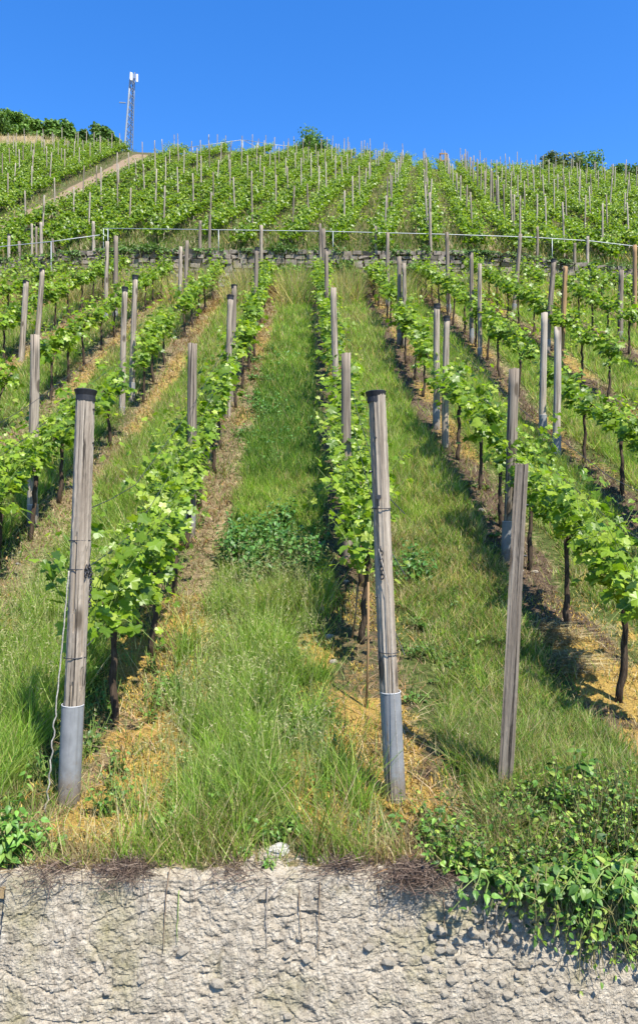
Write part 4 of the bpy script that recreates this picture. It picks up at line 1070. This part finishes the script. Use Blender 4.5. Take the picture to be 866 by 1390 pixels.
# bramble tangle at lower right
A = []
BL = np.array([[.14, .26, .035], [.19, .31, .04], [.07, .16, .025], [.26, .34, .06], [.04, .09, .018], [.10, .20, .03]])
for i in range(170):
    px = rnd.uniform(585, 900); py = rnd.uniform(1080, 1192)
    if px < 680 and py < 1130 and rnd.random() < .7: continue
    if vnoise(np.array([px]), np.array([py]), 26, 5)[0] < .3: continue
    b = at(px, py); weed(b[0], b[1], rnd.uniform(.05, .2) * (1 + 1.0 * (px > 745) * rnd.random()), 76, '', BL * rnd.uniform(.65, 1.2), rnd.uniform(.026, .054), 'bramble', .15, stems=7, acc=A, wild=.7)
for i in range(110):
    x = rnd.uniform(.66, 1.75) if i % 5 == 0 else (rnd.uniform(1.05, 1.75) if i % 2 else rnd.uniform(1.28, 1.75))
    weed(x, 3.34 + rnd.uniform(0, .08), (rnd.uniform(.15, .42) if x < 1.28 else rnd.uniform(.25, .62)) if x > 1.05 else rnd.uniform(.08, .2), 52, '', BL * rnd.uniform(.6, 1.2), rnd.uniform(.026, .058), 'bramble', .16, z=.40, stems=6, hang=True, acc=A, wild=.7)
cover('brambles', 'green bramble tangle spilling over the right end of the wall', A, M_CANE)
for i, (x, sz, lab) in enumerate(((1.20, .058, 'large-leaved bramble spray hanging at the dark right end of the wall'), (1.38, .065, 'broad bramble spray hanging at the lower right corner'), (.80, .05, 'short bramble spray hanging over the pebbly wall patch'))):
    weed(x, 3.30, .3 if i < 2 else .16, 46, lab, WL, sz, 'bramble', .16, 'bramble sprays on the wall', z=.42, stems=6, hang=True)
# hedge-like shrubs on the terrace and reddish tufts
for i, (px, py, w_, lab) in enumerate(((400, 346, 60, 'low green shrub on the terrace left of the centre posts'), (470, 350, 60, 'low green shrub on the terrace right of the centre posts'), (520, 352, 50, 'dark green shrub by the reddish tuft'), (815, 360, 60, 'green shrub below the handrail at right'), (855, 372, 50, 'green shrub at the right edge of the terrace'), (560, 350, 40, 'thin shrub on the terrace right of the dark shrub'))):
    b = atd(px, py, 28.2); tree(b[0], 28.2, g1(b[0], 28.2), .9, w_ * .028, lab, 'mid', 800, 'shrub', 'terrace_shrub', .0, 60 + i, .10)

A = []
for i in range(170):
    px = rnd.choice([rnd.uniform(345, 660), rnd.uniform(330, 640), rnd.uniform(345, 560), rnd.uniform(770, 900), rnd.uniform(-60, 60), rnd.uniform(160, 220)])
    b = atd(px, 345, 28.6); x = b[0]; y = rnd.choice([29.3, 29.0, 28.4, 28.5]); weed(x, y, rnd.uniform(.25, .5), 46, '', WL * rnd.uniform(.5, .9), .15, 'creeper', .45, z=g1(x, y) if y < 28.9 else 12.2 + float(cross(x, 29)), stems=7, acc=A)
cover('creepers', 'green creepers and low shrubs along the terrace wall', A)
A = []
for i in range(80):
    x = rnd.uniform(-15, 16); weed(x, 28.85, rnd.uniform(.3, .6), 44, '', WL * rnd.uniform(.5, .9), .14, 'creeper', .4, z=12.3 + float(cross(x, 29)), stems=6, hang=True, acc=A)
cover('creepers', 'green shoots hanging over the top of the terrace wall', A)

# ------------------------------------------------------------------ dry tufts, twig heaps, roots, stones
PRT = np.array([[-.5, -.3, 0], [.5, -.3, 0], [0, .6, 0], [-.4, -.25, 1], [.4, -.25, 1], [0, .5, 1]]); PRF = np.array([[0, 1, 4], [0, 4, 3], [1, 2, 5], [1, 5, 4], [2, 0, 3], [2, 3, 5]])
def twigs(x, y, z, rx, ry_, rz, n, label, pal, ln=(.05, .16), w=.0022, name='dry_twig_heap', group=None):
    P = np.stack([rng.normal(0, rx * .5, n), rng.normal(0, ry_ * .5, n), np.zeros(n)], -1)
    P[:, 2] = rz * np.exp(-(P[:, 0] / rx) ** 2 - (P[:, 1] / ry_) ** 2) * rng.random(n)
    P[:, 2] += G(P[:, 0] + x, np.maximum(3.25, P[:, 1] + y)) - z
    d = unit(np.stack([rng.normal(0, 1, n), rng.normal(0, 1, n), rng.normal(0.05, .35, n)], -1)) * rng.uniform(*ln, n)[:, None]
    a = unit(np.cross(d, rng.normal(0, 1, (n, 3)))); b_ = unit(np.cross(d, a)); M = np.stack([a * w, b_ * w, d], -1)
    V, Fa, Ct = inst(PRT, PRF, M, P - d * .5, pick(pal, n))
    tag(link(name, np_mesh(name, V, Fa, M_STRAW, tint=Ct), None, (x, y, z)), label, 'dead plants', group)
BR = np.array([[.17, .12, .09], [.11, .075, .055], [.25, .19, .14], [.07, .05, .04]])
for px, py, rx, n, lab in ((170, 1185, .13, 520, 'heap of dead brown twigs on the left part of the wall'), (570, 1192, .16, 900, 'heap of dead brown stalks hanging over the wall right of centre'), (470, 1178, .16, 240, 'thin scatter of dead stalks on the wall centre'),
                           (70, 1190, .14, 160, 'dead grass on the wall top near the left end'), (720, 1180, .24, 900, 'dead brown stems tangled in the brambles at right'), (800, 1150, .2, 500, 'dead stems lying on the brambles at the right edge'), (320, 1188, .16, 120, 'scatter of dead stems on the wall lip left of centre')):
    b = at(px, py); twigs(b[0], b[1], b[2], rx, .10, .055, n, lab, BR)
RD = np.array([[.36, .20, .08], [.28, .14, .06], [.42, .28, .13], [.2, .11, .06]])
for px, py, s_, lab in ((750, 860, .34, 'tussock of dead tan grass under the right near vine'), (770, 900, .25, 'tussock of dead tan grass in front of the right near vine'), (513, 390, .5, 'reddish dead grass tuft by the right-of-centre slim post'), (604, 400, .45, 'reddish dead tuft under the vines right of centre'),
                        (690, 400, .5, 'orange dead tuft under the leaning dark post'), (680, 385, .45, 'orange dead tuft left of the leaning dark post'), (372, 398, .4, 'orange dead grass right of the near-terrace post')):
    b = at(px, py); n = 900; th = rng.uniform(0, 6.28, n); q = s_ * .5 * rng.random(n) ** .6 * (1 if b[1] > 10 else 1.3)
    V, Fa, Ct = blades(b[0] + q * np.cos(th), b[1] + q * np.sin(th), rng.uniform(.1, .3, n) * (1 if b[1] < 10 else 1.6), np.full(n, .003 + .0008 * b[1]), rng.uniform(.5, 1.6, n), pick(RD if b[1] > 10 else STRAWS * 1.1, n), lift=.6 if b[1] > 10 else .22)
    tag(link('dead_grass_tuft', np_mesh('dead_grass_tuft', V - b, Fa, M_STRAW, tint=Ct), None, b), lab, 'grass tuft')
def strand(px, py0, py1, label, rad=.003, mat=None, sway=.02, leaves=False):
    z0 = atd(px, py0, 3.28)[2]; z1 = atd(px, py1, 3.24)[2]; x = atd(px, py0, 3.28)[0]
    kx = rnd.uniform(-.02, .02); pts = [(x + kx * f + .006 * mnoise.noise(Vector((f * 5, px, 0))), 3.25 + .276 * (z0 + (z1 - z0) * f) + .002 - .012 * abs(mnoise.noise(Vector((f * 6, px, 4)))) + .05 * (1 - f) ** 10, z0 + (z1 - z0) * f) for f in np.linspace(0, 1, 10)]
    P = np.array(pts); V, Fa = tube(P - P[0], np.linspace(rad, rad * .5, 10), 5)
    tag(link('root_strand', np_mesh('root_strand', V, Fa, mat or M_DRYTWIG, smooth=True), None, P[0]), label, 'root', 'dry strands hanging on the wall')
for px, a_, b_, lab in ((224, 1195, 1300, 'thin dark strand hanging on the wall at left'), (240, 1215, 1290, 'pale green strand right of the thin dark one'), (362, 1205, 1300, 'brown strand below the pale stone'), (405, 1215, 1290, 'brown strand with knots, wall centre left'), (435, 1200, 1300, 'forked brown strand at the wall centre'),
                         (515, 1215, 1250, 'short strand right of the wall centre'), (660, 1205, 1290, 'thick pale stick leaning on the wall at right'), (675, 1210, 1295, 'thin stick beside the thick pale stick'), (745, 1200, 1290, 'dangling root at the dark right end of the wall'), (605, 1220, 1300, 'thin root under the dead stalks')):
    strand(px, a_, b_, lab, .006 if 'thick' in lab else .0028, M_SHOOT if 'green' in lab else (M_WOODL if 'pale' in lab else None), .015)
def stone(px, py, s, label, kind='field', cat='stone', flat=.55, group=None):
    b = at(px, py); o = link('loose_stone', rnd.choice(stones[kind]), None, (b[0], b[1], b[2] + s * .12)); o.scale = (s, s * .7, s * flat); o.rotation_euler = (rnd.uniform(-.2, .2), rnd.uniform(-.2, .2), rnd.uniform(0, .6)); tag(o, label, cat, group)
stone(376, 1158, .062, 'pale rounded stone lying on the wall edge left of centre', 'white', flat=.62)
for i in range(26):
    px, py = rnd.choice([(430, 800), (450, 770), (440, 830), (690, 760), (660, 700), (700, 790), (640, 690), (600, 610), (560, 520), (470, 900), (320, 650), (20, 740)])
    stone(px + rnd.gauss(0, 18), py + rnd.gauss(0, 16), rnd.uniform(.02, .05), 'small grey stone lying on bare soil under the vines', 'field' if i % 2 else 'pale', group='small stones under the vines')
# rubble on the terrace bank
for i in range(70):
    px = rnd.choice([rnd.uniform(222, 262), rnd.uniform(290, 330), rnd.uniform(630, 660)])
    b = atd(px, 350, 28.55); x = b[0]; y = 28.55 + rnd.uniform(-.9, .2); s = rnd.uniform(.06, .16)
    o = link('rubble_stone', rnd.choice(stones['field']), None, (x, y, g1(x, y) + s * .3 + max(0, (y - 28.1)) * rnd.uniform(0, .9))); o.scale = (s, s * .8, s * .6); o.rotation_euler = (rnd.uniform(0, 3), rnd.uniform(0, 3), 0)
    tag(o, 'grey rubble stone on the bank below the handrail', 'stone', 'rubble below the handrail')

# ------------------------------------------------------------------ radio mast on the ridge
def mast():
    Y = 125.0; bt = atd(176, 196, Y); tp = atd(181, 99, Y); zg = g1(bt[0], Y)
    root = empty('radio_mast', (bt[0], Y, zg)); tag(root, 'slim lattice radio mast with white panel antennas on the ridge', 'mast')
    H = tp[2] - zg; dxm = (tp[0] - bt[0]) / (tp[2] - bt[2])
    def c(z): return dxm * (z - (bt[2] - zg))
    def wd(z): return np.interp(z, [0, H], [1.9, .55])
    def leg(z, i):
        w_ = wd(z); a = [(-1, -.5), (1, -.5), (0, .9)][i]; return (c(z) + a[0] * w_ * .62, a[1] * w_ * .6, z)
    for i in range(3):
        V, Fa = tube([leg(z, i) for z in np.linspace(0, H, 8)], 1.0 * (.15 if i == 0 else .08), 8); link('mast_leg', np_mesh('mast_leg', V, Fa, M_MAST if i == 0 else M_STEEL, smooth=True), root)
    zs = np.linspace(0, H * .97, 26); p = []
    for j in range(len(zs) - 1):
        for a, b_ in ((0, 1), (1, 2), (2, 0)):
            p.append(tube([leg(zs[j], a), leg(zs[j + 1], b_)], .05, 4, False)); p.append(tube([leg(zs[j], b_), leg(zs[j + 1], a)], .045, 4, False)) if (a, b_) == (0, 1) else None
    V, Fa = vf(p); link('lattice_brace', np_mesh('lattice_brace', V, Fa, M_STEEL), root)
    for px, py in ((179, 104), (186.5, 106)):
        q = atd(px, py, Y - .8); V, Fa = box((q[0] - bt[0], -.8, q[2] - zg), (.3, .2, 1.25)); V2, F2 = tube([(q[0] - bt[0], -.7, q[2] - zg + .2), (c(H - 1), 0, q[2] - zg + .2)], .04, 5)
        a = link('antenna_panel', np_mesh('antenna_panel', V, Fa, M_WHITE), root); link('bracket', np_mesh('bracket', V2, F2, M_STEEL), a)
    q = atd(167, 141, Y); V, Fa = tube([(q[0] - bt[0] - .45, -.4, q[2] - zg), (q[0] - bt[0] + .6, -.4, q[2] - zg - .05)], .09, 6); link('side_arm', np_mesh('side_arm', V, Fa, M_MAST), root)
mast()
